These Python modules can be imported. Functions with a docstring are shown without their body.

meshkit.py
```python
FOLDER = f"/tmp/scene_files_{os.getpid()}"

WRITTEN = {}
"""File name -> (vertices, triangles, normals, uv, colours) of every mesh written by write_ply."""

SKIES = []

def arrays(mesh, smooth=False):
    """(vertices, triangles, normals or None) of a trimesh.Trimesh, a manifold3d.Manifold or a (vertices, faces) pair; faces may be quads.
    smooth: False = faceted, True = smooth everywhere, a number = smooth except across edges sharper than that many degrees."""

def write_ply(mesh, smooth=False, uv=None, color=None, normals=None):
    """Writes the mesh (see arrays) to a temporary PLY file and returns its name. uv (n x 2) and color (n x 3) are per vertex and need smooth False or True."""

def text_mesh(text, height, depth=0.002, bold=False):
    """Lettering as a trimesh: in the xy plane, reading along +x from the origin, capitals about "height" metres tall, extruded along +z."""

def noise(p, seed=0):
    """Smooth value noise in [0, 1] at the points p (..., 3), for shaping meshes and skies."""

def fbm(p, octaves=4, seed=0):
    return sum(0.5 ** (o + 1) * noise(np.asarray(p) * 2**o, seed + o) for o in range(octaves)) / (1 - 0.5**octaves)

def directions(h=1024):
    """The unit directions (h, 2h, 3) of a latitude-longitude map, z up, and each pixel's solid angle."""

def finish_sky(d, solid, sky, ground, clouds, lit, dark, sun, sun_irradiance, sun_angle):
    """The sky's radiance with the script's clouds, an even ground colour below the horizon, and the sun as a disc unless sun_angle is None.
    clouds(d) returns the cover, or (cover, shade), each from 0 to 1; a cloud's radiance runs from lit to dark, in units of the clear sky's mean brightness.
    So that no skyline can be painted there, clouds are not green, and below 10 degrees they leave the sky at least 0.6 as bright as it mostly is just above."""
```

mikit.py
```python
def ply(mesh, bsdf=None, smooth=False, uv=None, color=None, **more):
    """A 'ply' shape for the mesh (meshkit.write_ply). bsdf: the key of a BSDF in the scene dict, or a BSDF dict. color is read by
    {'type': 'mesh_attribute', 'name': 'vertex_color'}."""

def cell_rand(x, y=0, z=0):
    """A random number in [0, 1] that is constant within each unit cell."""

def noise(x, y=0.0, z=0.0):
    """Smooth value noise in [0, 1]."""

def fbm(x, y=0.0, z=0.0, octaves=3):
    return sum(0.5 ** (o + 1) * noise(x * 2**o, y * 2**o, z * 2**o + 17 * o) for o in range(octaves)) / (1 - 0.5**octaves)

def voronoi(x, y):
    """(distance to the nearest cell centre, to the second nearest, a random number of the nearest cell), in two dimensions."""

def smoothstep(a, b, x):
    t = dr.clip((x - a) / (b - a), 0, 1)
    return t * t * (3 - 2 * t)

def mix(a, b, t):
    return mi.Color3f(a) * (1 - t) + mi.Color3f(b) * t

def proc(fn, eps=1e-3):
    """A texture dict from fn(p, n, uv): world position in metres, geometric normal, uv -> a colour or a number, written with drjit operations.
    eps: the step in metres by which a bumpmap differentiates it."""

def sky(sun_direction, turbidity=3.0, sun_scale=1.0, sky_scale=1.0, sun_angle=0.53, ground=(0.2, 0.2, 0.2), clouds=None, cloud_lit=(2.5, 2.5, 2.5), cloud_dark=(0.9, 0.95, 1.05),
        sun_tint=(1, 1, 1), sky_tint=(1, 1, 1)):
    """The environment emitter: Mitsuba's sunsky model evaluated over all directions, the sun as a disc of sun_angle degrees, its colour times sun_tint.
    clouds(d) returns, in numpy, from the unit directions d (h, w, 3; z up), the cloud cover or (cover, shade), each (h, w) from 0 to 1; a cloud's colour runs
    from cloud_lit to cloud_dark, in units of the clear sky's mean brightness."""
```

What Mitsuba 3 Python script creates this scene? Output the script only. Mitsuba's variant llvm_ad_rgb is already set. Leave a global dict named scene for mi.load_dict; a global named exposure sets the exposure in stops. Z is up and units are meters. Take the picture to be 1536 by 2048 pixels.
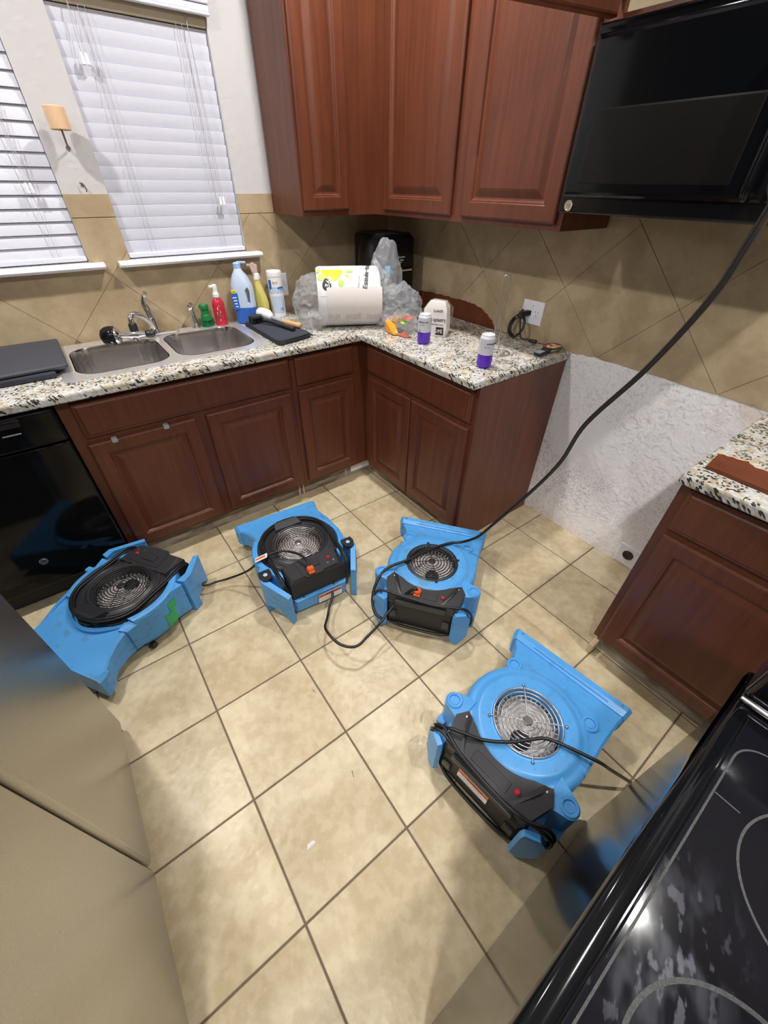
import math, random
import numpy as np, trimesh, mitsuba as mi, mikit, meshkit
import drjit as dr
import manifold3d as m3
from shapely.geometry import Polygon, box as sbox
from shapely import affinity
from shapely.ops import unary_union
from mikit import proc, noise, fbm, voronoi, cell_rand, smoothstep, mix
T = mi.ScalarTransform4f
random.seed(7); rng = np.random.default_rng(7)
scene, labels, used = {}, {}, set()

# ------------------------------------------------------------------ camera, light, exposure
CAM = np.array([-1.8549, -2.4511, 1.5187])
FWD = np.array([0.4662013, 0.61529715, -0.63566168])
RIGHT = np.array([0.80203388, -0.59719212, 0.01016047])
UP = np.cross(RIGHT, FWD)
scene['camera'] = {'type': 'perspective', 'fov': 2 * math.degrees(math.atan(768 / 799.88)), 'fov_axis': 'x', 'near_clip': 0.02, 'far_clip': 60.0,
                   'to_world': T().look_at(origin=CAM.tolist(), target=(CAM + FWD).tolist(), up=UP.tolist())}
exposure = 0.35
CEIL = 2.74
LAMP = [930.0, 905.0, 860.0]
LAMP_SPOTS = [(-0.72, -0.90), (-2.35, -0.85), (-0.80, -2.90), (-2.40, -2.90)]

# ------------------------------------------------------------------ helpers
def numbered(name):
    k, i = name, 0
    while k in used:
        i += 1; k = f'{name}_{i:03d}'
    used.add(k); return k
def tm(v, f): return trimesh.Trimesh(np.asarray(v, float), np.asarray(f, int), process=False)
def cat(ms):
    return trimesh.util.concatenate([m if isinstance(m, trimesh.Trimesh) else frommani(m) for m in ms])
def frommani(m):
    a = m.to_mesh(); return tm(a.vert_properties[:, :3], a.tri_verts)
def mani(t):
    t = t.copy(); t.merge_vertices()
    return m3.Manifold(m3.Mesh(np.asarray(t.vertices, np.float32), np.asarray(t.faces, np.uint32)))
def apply(mesh, M):
    mesh = mesh.copy(); M = np.asarray(M, float)
    mesh.vertices = mesh.vertices @ M[:3, :3].T + M[:3, 3]
    if np.linalg.det(M[:3, :3]) < 0: mesh.faces = mesh.faces[:, ::-1]
    return mesh
def frame(o, x, y, z):
    M = np.eye(4); M[:3, 0], M[:3, 1], M[:3, 2], M[:3, 3] = x, y, z, o; return M
def rotz(a, o=(0, 0, 0)):
    c, s = math.cos(a), math.sin(a); return frame(o, (c, s, 0), (-s, c, 0), (0, 0, 1))
def add(name, mesh, bsdf, parent=None, smooth=False, label=None, to_world=None, cat_=None, group=None, kind=None, **more):
    key = numbered((parent + '__' if parent else '') + name)
    d = dict(mesh) if isinstance(mesh, dict) else mikit.ply(mesh, bsdf, smooth, **more)
    if to_world is not None: d = {**d, 'to_world': T(np.asarray(to_world, float))}
    scene[key] = d
    tag(key, label, cat_, group, kind); return key
def tag(key, label=None, cat_=None, group=None, kind=None):
    L = {k: v for k, v in (('label', label), ('category', cat_), ('group', group), ('kind', kind)) if v}
    if L: labels[key] = L
def thing(name, label, cat_, group=None):
    k = numbered(name); tag(k, label, cat_, group); return k
def box(x0, x1, y0, y1, z0, z1, b=0.0):
    x0, x1 = min(x0, x1), max(x0, x1); y0, y1 = min(y0, y1), max(y0, y1); z0, z1 = min(z0, z1), max(z0, z1)
    if b <= 0:
        m = trimesh.creation.box((x1 - x0, y1 - y0, z1 - z0)); m.apply_translation(((x0 + x1) / 2, (y0 + y1) / 2, (z0 + z1) / 2)); return m
    b = min(b, (x1 - x0) * .49, (y1 - y0) * .49, (z1 - z0) * .49)
    P = []
    for sx in (0, 1):
        for sy in (0, 1):
            for sz in (0, 1):
                c = np.array([(x0, x1)[sx], (y0, y1)[sy], (z0, z1)[sz]]); n = np.array([1 - 2 * sx, 1 - 2 * sy, 1 - 2 * sz]) * b
                k = 0.2929
                for w in ((0, 1, 1), (1, 0, 1), (1, 1, 0), (k, k, 1), (k, 1, k), (1, k, k)): P.append(c + n * np.array(w))
    return hull(P)
def hull(P): return trimesh.convex.convex_hull(np.asarray(P, float))
def smoothpath(P, n=8, closed=False):
    P = np.asarray(P, float); N = len(P); out = []
    for i in range(N if closed else N - 1):
        if closed: a, b, c, d = P[(i - 1) % N], P[i], P[(i + 1) % N], P[(i + 2) % N]
        else: a, b, c, d = P[max(i - 1, 0)], P[i], P[i + 1], P[min(i + 2, N - 1)]
        for t in np.arange(n) / n:
            out.append(.5 * ((2 * b) + (c - a) * t + (2 * a - 5 * b + 4 * c - d) * t * t + (3 * b - a - 3 * c + d) * t ** 3))
    if not closed: out.append(P[-1])
    return np.array(out)
def tube(P, r, n=8, closed=False, caps=True):
    P = np.asarray(P, float); N = len(P); r = np.broadcast_to(np.asarray(r, float), (N,))
    t = np.roll(P, -1, 0) - np.roll(P, 1, 0) if closed else np.gradient(P, axis=0)
    t /= np.maximum(np.linalg.norm(t, axis=1, keepdims=True), 1e-12)
    u = np.cross(t[0], [0, 0, 1.] if abs(t[0][2]) < .9 else [1., 0, 0]); u /= np.linalg.norm(u)
    V = []; a = np.arange(n) * 2 * np.pi / n
    for i in range(N):
        u = u - t[i] * np.dot(u, t[i]); u /= np.linalg.norm(u); w = np.cross(t[i], u)
        V.append(P[i] + r[i] * (np.cos(a)[:, None] * u + np.sin(a)[:, None] * w))
    V = np.vstack(V); F = []
    for i in range(N if closed else N - 1):
        j = (i + 1) % N
        for k in range(n):
            l = (k + 1) % n; F += [[i * n + k, i * n + l, j * n + l], [i * n + k, j * n + l, j * n + k]]
    if not closed and caps:
        c = len(V); V = np.vstack([V, P[0], P[-1]])
        for k in range(n):
            l = (k + 1) % n; F += [[c, l, k], [c + 1, (N - 1) * n + k, (N - 1) * n + l]]
    return tm(V, F)
def lathe(prof, n=32, at=(0, 0, 0), sx=1., sy=1.):
    prof = np.asarray(prof, float); a = np.arange(n) * 2 * np.pi / n; m = len(prof)
    V = np.stack([prof[:, None, 0] * np.cos(a) * sx, prof[:, None, 0] * np.sin(a) * sy, np.broadcast_to(prof[:, 1:2], (m, n))], -1).reshape(-1, 3) + np.asarray(at, float)
    F = []
    for i in range(m - 1):
        for k in range(n):
            l = (k + 1) % n; F += [[i * n + k, i * n + l, (i + 1) * n + l], [i * n + k, (i + 1) * n + l, (i + 1) * n + k]]
    t = tm(V, F); t.merge_vertices(); t.update_faces(t.nondegenerate_faces()); return t
def prism(poly, z0, z1):
    gs = [poly] if poly.geom_type == 'Polygon' else [g for g in poly.geoms if g.geom_type == 'Polygon']
    out = []
    for g in gs:
        if g.area < 1e-7: continue
        m = trimesh.creation.extrude_polygon(g, z1 - z0, engine='earcut'); m.apply_translation((0, 0, z0)); out.append(m)
    return trimesh.util.concatenate(out)
XZ = frame((0, 0, 0), (1, 0, 0), (0, 0, 1), (0, -1, 0))      # (a, b, c) -> x = a, z = b, y = -c: toward the room on the sink wall
YZ = frame((0, 0, 0), (0, -1, 0), (0, 0, 1), (-1, 0, 0))     # (a, b, c) -> y = -a, z = b, x = -c: toward the room on the stove wall
def bevel_ring(pts, levels, hole=None):
    """Solid with the outline pts (counter-clockwise), going through levels [(inset, z)] from bottom to top; hole: polygon cut from the flat top and bottom."""
    P = np.asarray(pts, float); n = len(P)
    d = np.roll(P, -1, 0) - P; d /= np.linalg.norm(d, axis=1, keepdims=True)
    nr = np.stack([-d[:, 1], d[:, 0]], 1); pn = np.roll(nr, 1, 0)
    mit = (nr + pn) / (1 + (nr * pn).sum(1, keepdims=True))
    V, F = [], []
    for s, z in levels: V.append(np.c_[P + mit * s, np.full(n, z)])
    V = np.vstack(V)
    for i in range(len(levels) - 1):
        for k in range(n):
            l = (k + 1) % n; F += [[i * n + k, i * n + l, (i + 1) * n + l], [i * n + k, (i + 1) * n + l, (i + 1) * n + k]]
    out = [tm(V, F)]
    for (s, z), up in ((levels[0], False), (levels[-1], True)):
        g = Polygon(P + mit * s)
        if hole is not None: g = g.difference(hole)
        v, f = trimesh.creation.triangulate_polygon(g, engine='earcut')
        f = np.asarray(f); nz = np.cross(v[f[:, 1]] - v[f[:, 0]], v[f[:, 2]] - v[f[:, 0]])
        f = np.where(((nz > 0) == up)[:, None], f, f[:, ::-1]); out.append(tm(np.c_[v, np.full(len(v), z)], f))
    if hole is not None:
        q = np.array(hole.exterior.coords)[:-1]; m = len(q); z0, z1 = levels[0][1], levels[-1][1]
        v = np.vstack([np.c_[q, np.full(m, z0)], np.c_[q, np.full(m, z1)]])
        out.append(tm(v, [t for k in range(m) for t in ([k, (k + 1) % m, m + (k + 1) % m], [k, m + (k + 1) % m, m + k])]))
    return trimesh.util.concatenate(out)
def nested(w, h, prof):
    """Raised face on a w x h rectangle: prof = [(inset, height)]; lies in ab, height along c, back open at c = 0."""
    V, F = [], []
    for s, z in prof: V += [(s, s, z), (w - s, s, z), (w - s, h - s, z), (s, h - s, z)]
    for i in range(len(prof) - 1):
        for k in range(4):
            l = (k + 1) % 4; F += [[4 * i + k, 4 * i + l, 4 * i + 4 + l], [4 * i + k, 4 * i + 4 + l, 4 * i + 4 + k]]
    b = 4 * (len(prof) - 1); F += [[b, b + 1, b + 2], [b, b + 2, b + 3], [0, 2, 1], [0, 3, 2]]
    return tm(V, F)
DOOR = [(0, 0), (0, .013), (.003, .017), (.007, .019), (.050, .019), (.053, .0165), (.057, .0165), (.062, .009), (.068, .008), (.073, .009), (.090, .0155), (.097, .017)]
DRAWER = [(0, 0), (0, .011), (.004, .014), (.010, .0145), (.016, .019), (.022, .019)]
def text(s, h, M, depth=.0006, bold=False, mat='ink_black', parent=None, name='lettering', mirror=False, label=None):
    m = meshkit.text_mesh(s, h, depth, bold)
    return add(name, apply(m, M), mat, parent, label=label)

# ------------------------------------------------------------------ materials
def two(b): return {'type': 'twosided', 'nested': b}
def pr(col, rough=.5, metal=0., spec=.5, **k):
    c = col if isinstance(col, dict) else {'type': 'rgb', 'value': list(col)}
    return two({'type': 'principled', 'base_color': c, 'roughness': rough, 'metallic': metal, **({} if metal else {'specular': spec}), **k})
def bump(b, fn, s, eps=8e-4): return two({'type': 'bumpmap', 'arbitrary': proc(fn, eps=eps) if False else proc(fn), 'scale': s, 'nested': b['nested']})
TS, TX, TY = .345, -1.9355, -1.5476
def floor_col(p, n, uv):
    i, j = dr.floor((p.x - TX) / TS), dr.floor((p.y - TY) / TS)
    o = cell_rand(i, j, 3) * 37.0
    a = fbm(p.x * 9 + o, p.y * 9 - o, 1.0, 4); b = fbm(p.x * 45 + o, p.y * 45, 5.0, 3); c = noise(p.x * 420, p.y * 420, 2.0)
    t = smoothstep(.3, .72, a) * .55 + smoothstep(.3, .7, b) * .3 + c * .15
    k = .95 + .09 * cell_rand(i, j, 8)
    return mix([.44, .35, .21], [.62, .53, .365], t) * k
def wtile_col(p, n, uv):
    q = p.x + p.y * 1.0
    a = fbm(q * 12, p.z * 12, p.x * 3, 4); b = fbm(q * 60, p.z * 60, 3.0, 2); c = noise(q * 500, p.z * 500, 1.0)
    t = smoothstep(.3, .7, a) * .55 + b * .25 + c * .2
    return mix([.32, .24, .145], [.47, .375, .245], t)
def wood_col(p, n, uv):
    q = p.x * .9 + p.y * .8
    w = noise(q * 5, p.z * 1.1, 4.0) * 5
    a = fbm(q * 70 + w, p.z * 3.0, p.y * 9, 3); b = noise(q * 420, p.z * 14, 2.0); c = fbm(q * 7, p.z * 2.2, 9.0, 2)
    t = .42 * smoothstep(.15, .85, a) + .22 * b + .36 * c
    return mix([.072, .0185, .0090], [.142, .042, .019], t)
def granite_col(p, n, uv):
    u, v = p.x + p.z * .6, p.y - p.z * .8
    wx = (fbm(u * 30, v * 30, 1.0, 2) - .5) * .9; wy = (fbm(u * 30 + 9, v * 30, 7.0, 2) - .5) * .9
    d, e, r = voronoi(u * 165 + wx, v * 165 + wy)
    d2, e2, r2 = voronoi(u * 75 + wy, v * 75 + wx)
    big = fbm(u * 30, v * 30, 3.0, 2)
    c = mix([.40, .395, .375], [.63, .635, .62], r)
    c = dr.select(r2 > .72, mix([.40, .33, .22], [.50, .45, .36], r), c)
    c = dr.select((r > .74) & (big > .42), mi.Color3f(.20, .185, .17), c)
    c = dr.select((r > .83) & (big > .38), mi.Color3f(.035, .032, .03), c)
    c = dr.select((r2 < .13) & (d2 < .30), mi.Color3f(.06, .055, .05), c)
    return c
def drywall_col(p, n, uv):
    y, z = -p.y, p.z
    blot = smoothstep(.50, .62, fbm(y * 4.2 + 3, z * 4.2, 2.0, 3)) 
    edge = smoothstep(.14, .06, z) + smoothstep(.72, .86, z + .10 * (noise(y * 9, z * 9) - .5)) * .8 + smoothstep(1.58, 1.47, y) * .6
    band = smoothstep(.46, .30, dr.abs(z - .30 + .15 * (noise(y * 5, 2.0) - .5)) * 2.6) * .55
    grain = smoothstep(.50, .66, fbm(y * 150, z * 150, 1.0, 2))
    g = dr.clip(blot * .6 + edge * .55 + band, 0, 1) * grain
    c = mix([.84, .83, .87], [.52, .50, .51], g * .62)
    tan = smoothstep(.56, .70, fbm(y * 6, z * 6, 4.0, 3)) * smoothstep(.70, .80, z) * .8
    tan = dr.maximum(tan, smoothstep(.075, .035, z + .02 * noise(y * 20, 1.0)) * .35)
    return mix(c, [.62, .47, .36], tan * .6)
def paint_bump(p, n, uv):
    q = p.x + p.y
    return smoothstep(.48, .62, fbm(q * 38, p.z * 38, 1.0, 3)) 
def fine_bump(p, n, uv): return noise(p.x * 900, p.y * 900, p.z * 900)
def blue_col(p, n, uv):
    a = fbm(p.x * 14, p.y * 14, p.z * 14, 3); s = smoothstep(.66, .74, fbm(p.x * 55, p.y * 55, p.z * 30, 3))
    return mix(mix([.060, .27, .62], [.085, .33, .70], a), [.03, .13, .30], s * .15)
def bluedirty_col(p, n, uv):
    c = blue_col(p, n, uv)
    s = smoothstep(.60, .72, fbm(p.x * 30, p.y * 30, p.z * 60, 3))
    return mix(c, [.10, .20, .27], s * .5)
def blackfab(p, n, uv):
    return mix([.010, .010, .013], [.028, .028, .034], noise(p.x * 700, p.y * 700, p.z * 700))
def matgrey(p, n, uv):
    return mix([.030, .033, .045], [.055, .058, .075], noise(p.x * 600, p.y * 600, p.z * 600))
def steel_rough(p, n, uv): return .15 + .07 * noise(p.x * 8, p.y * 60, p.z * 900)
def fridge_col(p, n, uv): return mix([.40, .385, .36], [.50, .485, .46], noise(p.y * 900, p.z * 900, p.x * 900))
def cooktop_col(p, n, uv):
    # dried wipe smears and residue on the black glass
    u, v = p.x * .92 + p.y * .4, p.y * .92 - p.x * .4
    zone = smoothstep(.13, .02, dr.sqrt(dr.square(p.x + 1.60) + dr.square((p.y + 2.60) * 1.5)))
    s = smoothstep(.60, .72, fbm(u * 55, v * 110, 1.0, 4)) * zone
    f = smoothstep(.5, .8, fbm(u * 25, v * 60, 7.0, 3)) * zone * .12
    return mix([.006, .006, .009], [.36, .37, .45], dr.clip(s * .20 + f, 0, 1))
def ring_col(p, n, uv): return mix([.045, .05, .05], [.08, .083, .083], noise(p.x * 900, p.y * 900, 1.0))
def torn_col(p, n, uv): return mix([.105, .028, .012], [.16, .05, .024], fbm(p.x * 20, p.y * 20, p.z * 20, 3))
def can_col(p, n, uv): return mi.Color3f(.1, .1, .1)
def kick_col(p, n, uv):
    a = fbm((p.x + p.y) * 10, p.z * 30, 2.0, 3)
    return mix([.17, .125, .09], [.36, .31, .26], smoothstep(.3, .7, a))
M = scene
M['floor_tile_mat'] = two({'type': 'bumpmap', 'arbitrary': proc(lambda p, n, uv: fbm(p.x * 60, p.y * 60, 1.0, 3)), 'scale': .0012, 'nested': {'type': 'principled', 'base_color': proc(floor_col), 'roughness': .36, 'specular': .45}})
M['grout'] = pr((.145, .105, .08), .9)
M['wall_grout'] = pr((.26, .19, .11), .9)
M['wall_tile_mat'] = pr(proc(wtile_col), .42, spec=.35)
M['wall_paint'] = two({'type': 'bumpmap', 'arbitrary': proc(paint_bump), 'scale': .0006, 'nested': {'type': 'principled', 'base_color': {'type': 'rgb', 'value': [.53, .52, .53]}, 'roughness': .75, 'specular': .25}})
M['ceiling_paint'] = pr((.78, .76, .73), .9, spec=.1)
M['far_paint'] = pr((.12, .11, .10), .9, spec=.1)
M['drywall'] = two({'type': 'bumpmap', 'arbitrary': proc(paint_bump), 'scale': .0012, 'nested': {'type': 'principled', 'base_color': proc(drywall_col), 'roughness': .85, 'specular': .2}})
M['wood'] = pr(proc(wood_col), .38, spec=.45)
M['wood_dark'] = pr((.045, .012, .006), .6)
M['kick'] = pr(proc(kick_col), .7)
M['granite'] = pr(proc(granite_col), .12, spec=.5)
M['torn'] = pr(proc(torn_col), .7, spec=.2)
M['torn_edge'] = pr((.55, .42, .28), .9)
M['white_trim'] = pr((.74, .74, .77), .4)
M['blind'] = pr((.62, .63, .72), .42, spec=.45)
M['blind_cord'] = pr((.36, .35, .36), .8)
M['plate_white'] = pr((.76, .77, .84), .35)
M['socket_dark'] = pr((.012, .010, .010), .4)
M['socket_slot'] = pr((.06, .06, .07), .5)
M['night'] = pr((.35, .32, .28), .8)
M['pane_glass'] = {'type': 'thindielectric', 'int_ior': 1.5}
M['blue'] = pr(proc(blue_col), .34, spec=.45)
M['blue_dirty'] = pr(proc(bluedirty_col), .40, spec=.4)
M['black_plastic'] = pr((.018, .018, .022), .38)
M['black_matte'] = pr((.014, .014, .016), .6)
M['charcoal_plastic'] = pr((.021, .022, .027), .40)
M['rubber'] = pr((.010, .010, .011), .42, spec=.5)
M['chrome'] = pr((.86, .86, .87), .10, 1.)
M['wire_chrome'] = pr((.82, .82, .84), .22, 1.)
M['wire_black'] = pr((.02, .02, .024), .35)
M['steel'] = pr((.80, .795, .80), proc(steel_rough), 1.)
M['steel_rim'] = pr((.80, .79, .82), .28, .78)
M['screw'] = pr((.6, .6, .6), .3, 1.)
M['impeller'] = pr((.48, .45, .43), .35)
M['impeller_dark'] = pr((.02, .02, .024), .2)
M['amber'] = {'type': 'principled', 'base_color': {'type': 'rgb', 'value': [.9, .14, .03]}, 'roughness': .25, 'spec_trans': .3, 'eta': 1.45}
M['red_button'] = pr((.35, .015, .03), .3)
M['sticker_white'] = pr((.70, .71, .72), .5)
M['sticker_orange'] = pr((.60, .11, .03), .5)
M['ink_black'] = pr((.012, .012, .012), .6)
M['ink_grey'] = pr((.25, .25, .27), .6)
M['ink_white'] = pr((.75, .75, .78), .5)
M['green_paint'] = pr((.02, .36, .12), .5)
M['enamel'] = pr((.004, .0045, .006), .08, spec=.3)
M['enamel_soft'] = pr((.006, .006, .007), .14, spec=.42)
M['micro_window'] = pr((.009, .008, .008), .25, spec=.22)
M['cooktop'] = pr(proc(cooktop_col), .07, spec=.28)
M['ring_print'] = pr(proc(ring_col), .6, spec=.15)
M['fridge_steel'] = pr(proc(fridge_col), .30, 1.)
M['fridge_side'] = pr((.10, .10, .10), .5)
M['gasket'] = pr((.012, .011, .010), .7)
M['peach'] = pr((.66, .44, .27), .5)
M['peach_dark'] = pr((.26, .22, .18), .6)
M['brown_metal'] = pr((.14, .10, .08), .5)
M['mat_fabric'] = pr(proc(matgrey), .95, spec=.1)
M['tray_grey'] = pr(proc(matgrey), .6, spec=.4)
M['bristle_white'] = pr((.80, .80, .86), .7)
M['grey_plastic'] = pr((.30, .32, .35), .4)
M['lightwood'] = pr((.62, .36, .17), .5)
M['red_soap'] = pr((.50, .025, .05), .18, spec=.5)
M['white_plastic'] = pr((.78, .78, .80), .35)
M['frost_plastic'] = {'type': 'principledthin', 'base_color': {'type': 'rgb', 'value': [.78, .80, .88]}, 'roughness': .35, 'spec_trans': .35, 'diff_trans': 1.0, 'eta': 1.3}
M['blue_jug'] = pr((.50, .60, .78), .3)
M['blue_liquid'] = pr((.035, .13, .52), .2)
M['blue_label'] = pr((.02, .13, .48), .4)
M['pale_blue'] = pr((.32, .52, .80), .4)
M['yellow_label'] = pr((.75, .62, .04), .4)
M['yellow_clear'] = pr((.62, .56, .16), .2)
M['yellow_liquid'] = pr((.58, .40, .04), .2)
M['pink_plastic'] = pr((.55, .40, .36), .4)
M['green_brush'] = pr((.01, .17, .05), .35)
M['purple'] = pr((.085, .020, .42), .25, .0, coat=0) if False else pr((.085, .020, .42), .22)
M['can_white'] = pr((.50, .50, .56), .28)
M['can_metal'] = pr((.62, .63, .68), .25, spec=.8)
M['paper'] = pr((.66, .655, .68), .7)
M['paper_warm'] = pr((.64, .60, .585), .7)
M['lemon'] = pr((.85, .66, .02), .5)
M['leaf_green'] = pr((.38, .62, .10), .5)
M['clear_film'] = {'type': 'blendbsdf', 'weight': .18, 'a': {'type': 'thindielectric', 'int_ior': 1.6}, 'b': {'type': 'twosided', 'nested': {'type': 'principled', 'base_color': {'type': 'rgb', 'value': [.80, .83, .90]}, 'roughness': .2, 'specular': 1.0}}}
M['shrink_film'] = {'type': 'thindielectric', 'int_ior': 1.45}
M['cap_blue'] = pr((.12, .50, .80), .35)
M['orange_plastic'] = pr((.80, .32, .02), .25)
M['red_film'] = pr((.38, .10, .07), .4)
M['tan_film'] = pr((.45, .27, .14), .4)
M['napkin'] = pr((.70, .67, .66), .75)
M['ceramic_red'] = pr((.45, .06, .04), .2)
M['ceramic_cream'] = pr((.70, .62, .45), .2)
M['ceramic_navy'] = pr((.012, .014, .035), .15)
M['ceramic_sky'] = pr((.40, .58, .68), .2)
M['beige_inside'] = pr((.50, .43, .30), .6)
M['lamp_trim'] = pr((.8, .8, .8), .5)
# ------------------------------------------------------------------ the room
W1 = (-2.225, -1.663, 1.232, 2.06); W2 = (-1.497, -.935, 1.232, 2.06)
X_L, Y_R = -3.05, -5.0
wallA = sbox(X_L, 0, .12, CEIL).difference(unary_union([sbox(w[0], w[2], w[1], w[3]) for w in (W1, W2)]))
add('wall_back', apply(prism(wallA, -.125, -.006), XZ), 'wall_paint', kind='structure')
used.add('wall_right')
wallB = sbox(0, 0, -Y_R, CEIL)
add('wall_right', apply(prism(wallB, -.13, -.006), YZ), 'wall_paint', kind='structure') if False else None
scene['wall_right'] = mikit.ply(apply(prism(wallB, -.13, -.006), YZ), 'wall_paint'); tag('wall_right', kind='structure')
add('drywall_patch', apply(prism(sbox(1.36, 0, 2.30, .925), -.006, -.001), YZ), 'drywall', 'wall_right', label='bare white drywall with grey scuffed paint texture where the range stood')
add('wall_left', box(X_L - .1, X_L, Y_R, -1.28, 0, CEIL), 'wall_paint', kind='structure')
add('wall_front', box(-6.5, .12, Y_R - .1, Y_R, 0, CEIL), 'far_paint', kind='structure')
add('wall_far', box(-6.6, -6.5, Y_R, .12, 0, CEIL), 'far_paint', kind='structure')
add('wall_dining', box(-6.5, X_L, .0, .12, 0, CEIL), 'far_paint', kind='structure')
add('ceiling', box(-6.6, .13, Y_R - .1, .13, CEIL, CEIL + .1), 'ceiling_paint', kind='structure')
add('floor', box(-6.6, .13, Y_R - .1, .13, -.06, -.003), 'grout', kind='structure')
rt = random.Random(3)
for i in range(-9, 6):
    for j in range(-9, 5):
        x0, y0 = TX + i * TS, TY + j * TS
        a, b, c, d = max(x0, -4.6), min(x0 + TS, 0.004), max(y0, -4.4), min(y0 + TS, .0)
        if b - a < .03 or d - c < .03: continue
        g = .0027
        h = rt.uniform(-.0004, .0004)
        m = apply(nested(b - a - 2 * g, d - c - 2 * g, [(0, -.003), (0, -.0016 + h), (.0016, h)]), frame((a + g, c + g, 0), (1, 0, 0), (0, 1, 0), (0, 0, 1)))
        add('tile', m, 'floor_tile_mat', 'floor')
# backsplash tiles, set on the diagonal, with a straight course on top beside the windows
def diag_tiles(region, a0, b0, Mx, parent):
    s = .488; half = s / 2 - .0013
    for i in range(-10, 18):
        for j in range(-10, 18):
            u, v = a0 + (i + .5) * s, b0 + (j + .5) * s          # u = q - z, v = q + z
            q, z = (u + v) / 2, (v - u) / 2
            t = Polygon([(q, z - half), (q + half, z), (q, z + half), (q - half, z)]).intersection(region)
            if t.is_empty or t.area < 4e-4: continue
            for g in getattr(t, 'geoms', [t]):
                if g.geom_type == 'Polygon' and g.area > 4e-4: add('backsplash_tile', apply(prism(g.simplify(.0004), -.006, .002 + rng.uniform(-.0005, .0005)), Mx), 'wall_tile_mat', parent)
holes = unary_union([sbox(w[0], w[2] - .03, w[1], w[3]) for w in (W1, W2)])
add('tile_grout', apply(prism(sbox(X_L, .905, 0, 1.469).difference(holes), -.006, -.0012), XZ), 'wall_grout', 'wall_back')
diag_tiles(sbox(X_L, .912, -.004, 1.389).difference(holes), -2.276 - .488 * 2, -.419 - .488 * 2, XZ, 'wall_back')
for k in range(-2, 8):
    g = sbox(-2.045 + k * .345 + .002, 1.392, -2.045 + (k + 1) * .345 - .002, 1.469).intersection(sbox(X_L, 0, -.752, 3)).difference(holes)
    for q in getattr(g, 'geoms', [g]):
        if not q.is_empty and q.area > 3e-4: add('border_tile', apply(prism(q, -.006, .002), XZ), 'wall_tile_mat', 'wall_back')
torn = []
r2 = random.Random(11)
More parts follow.
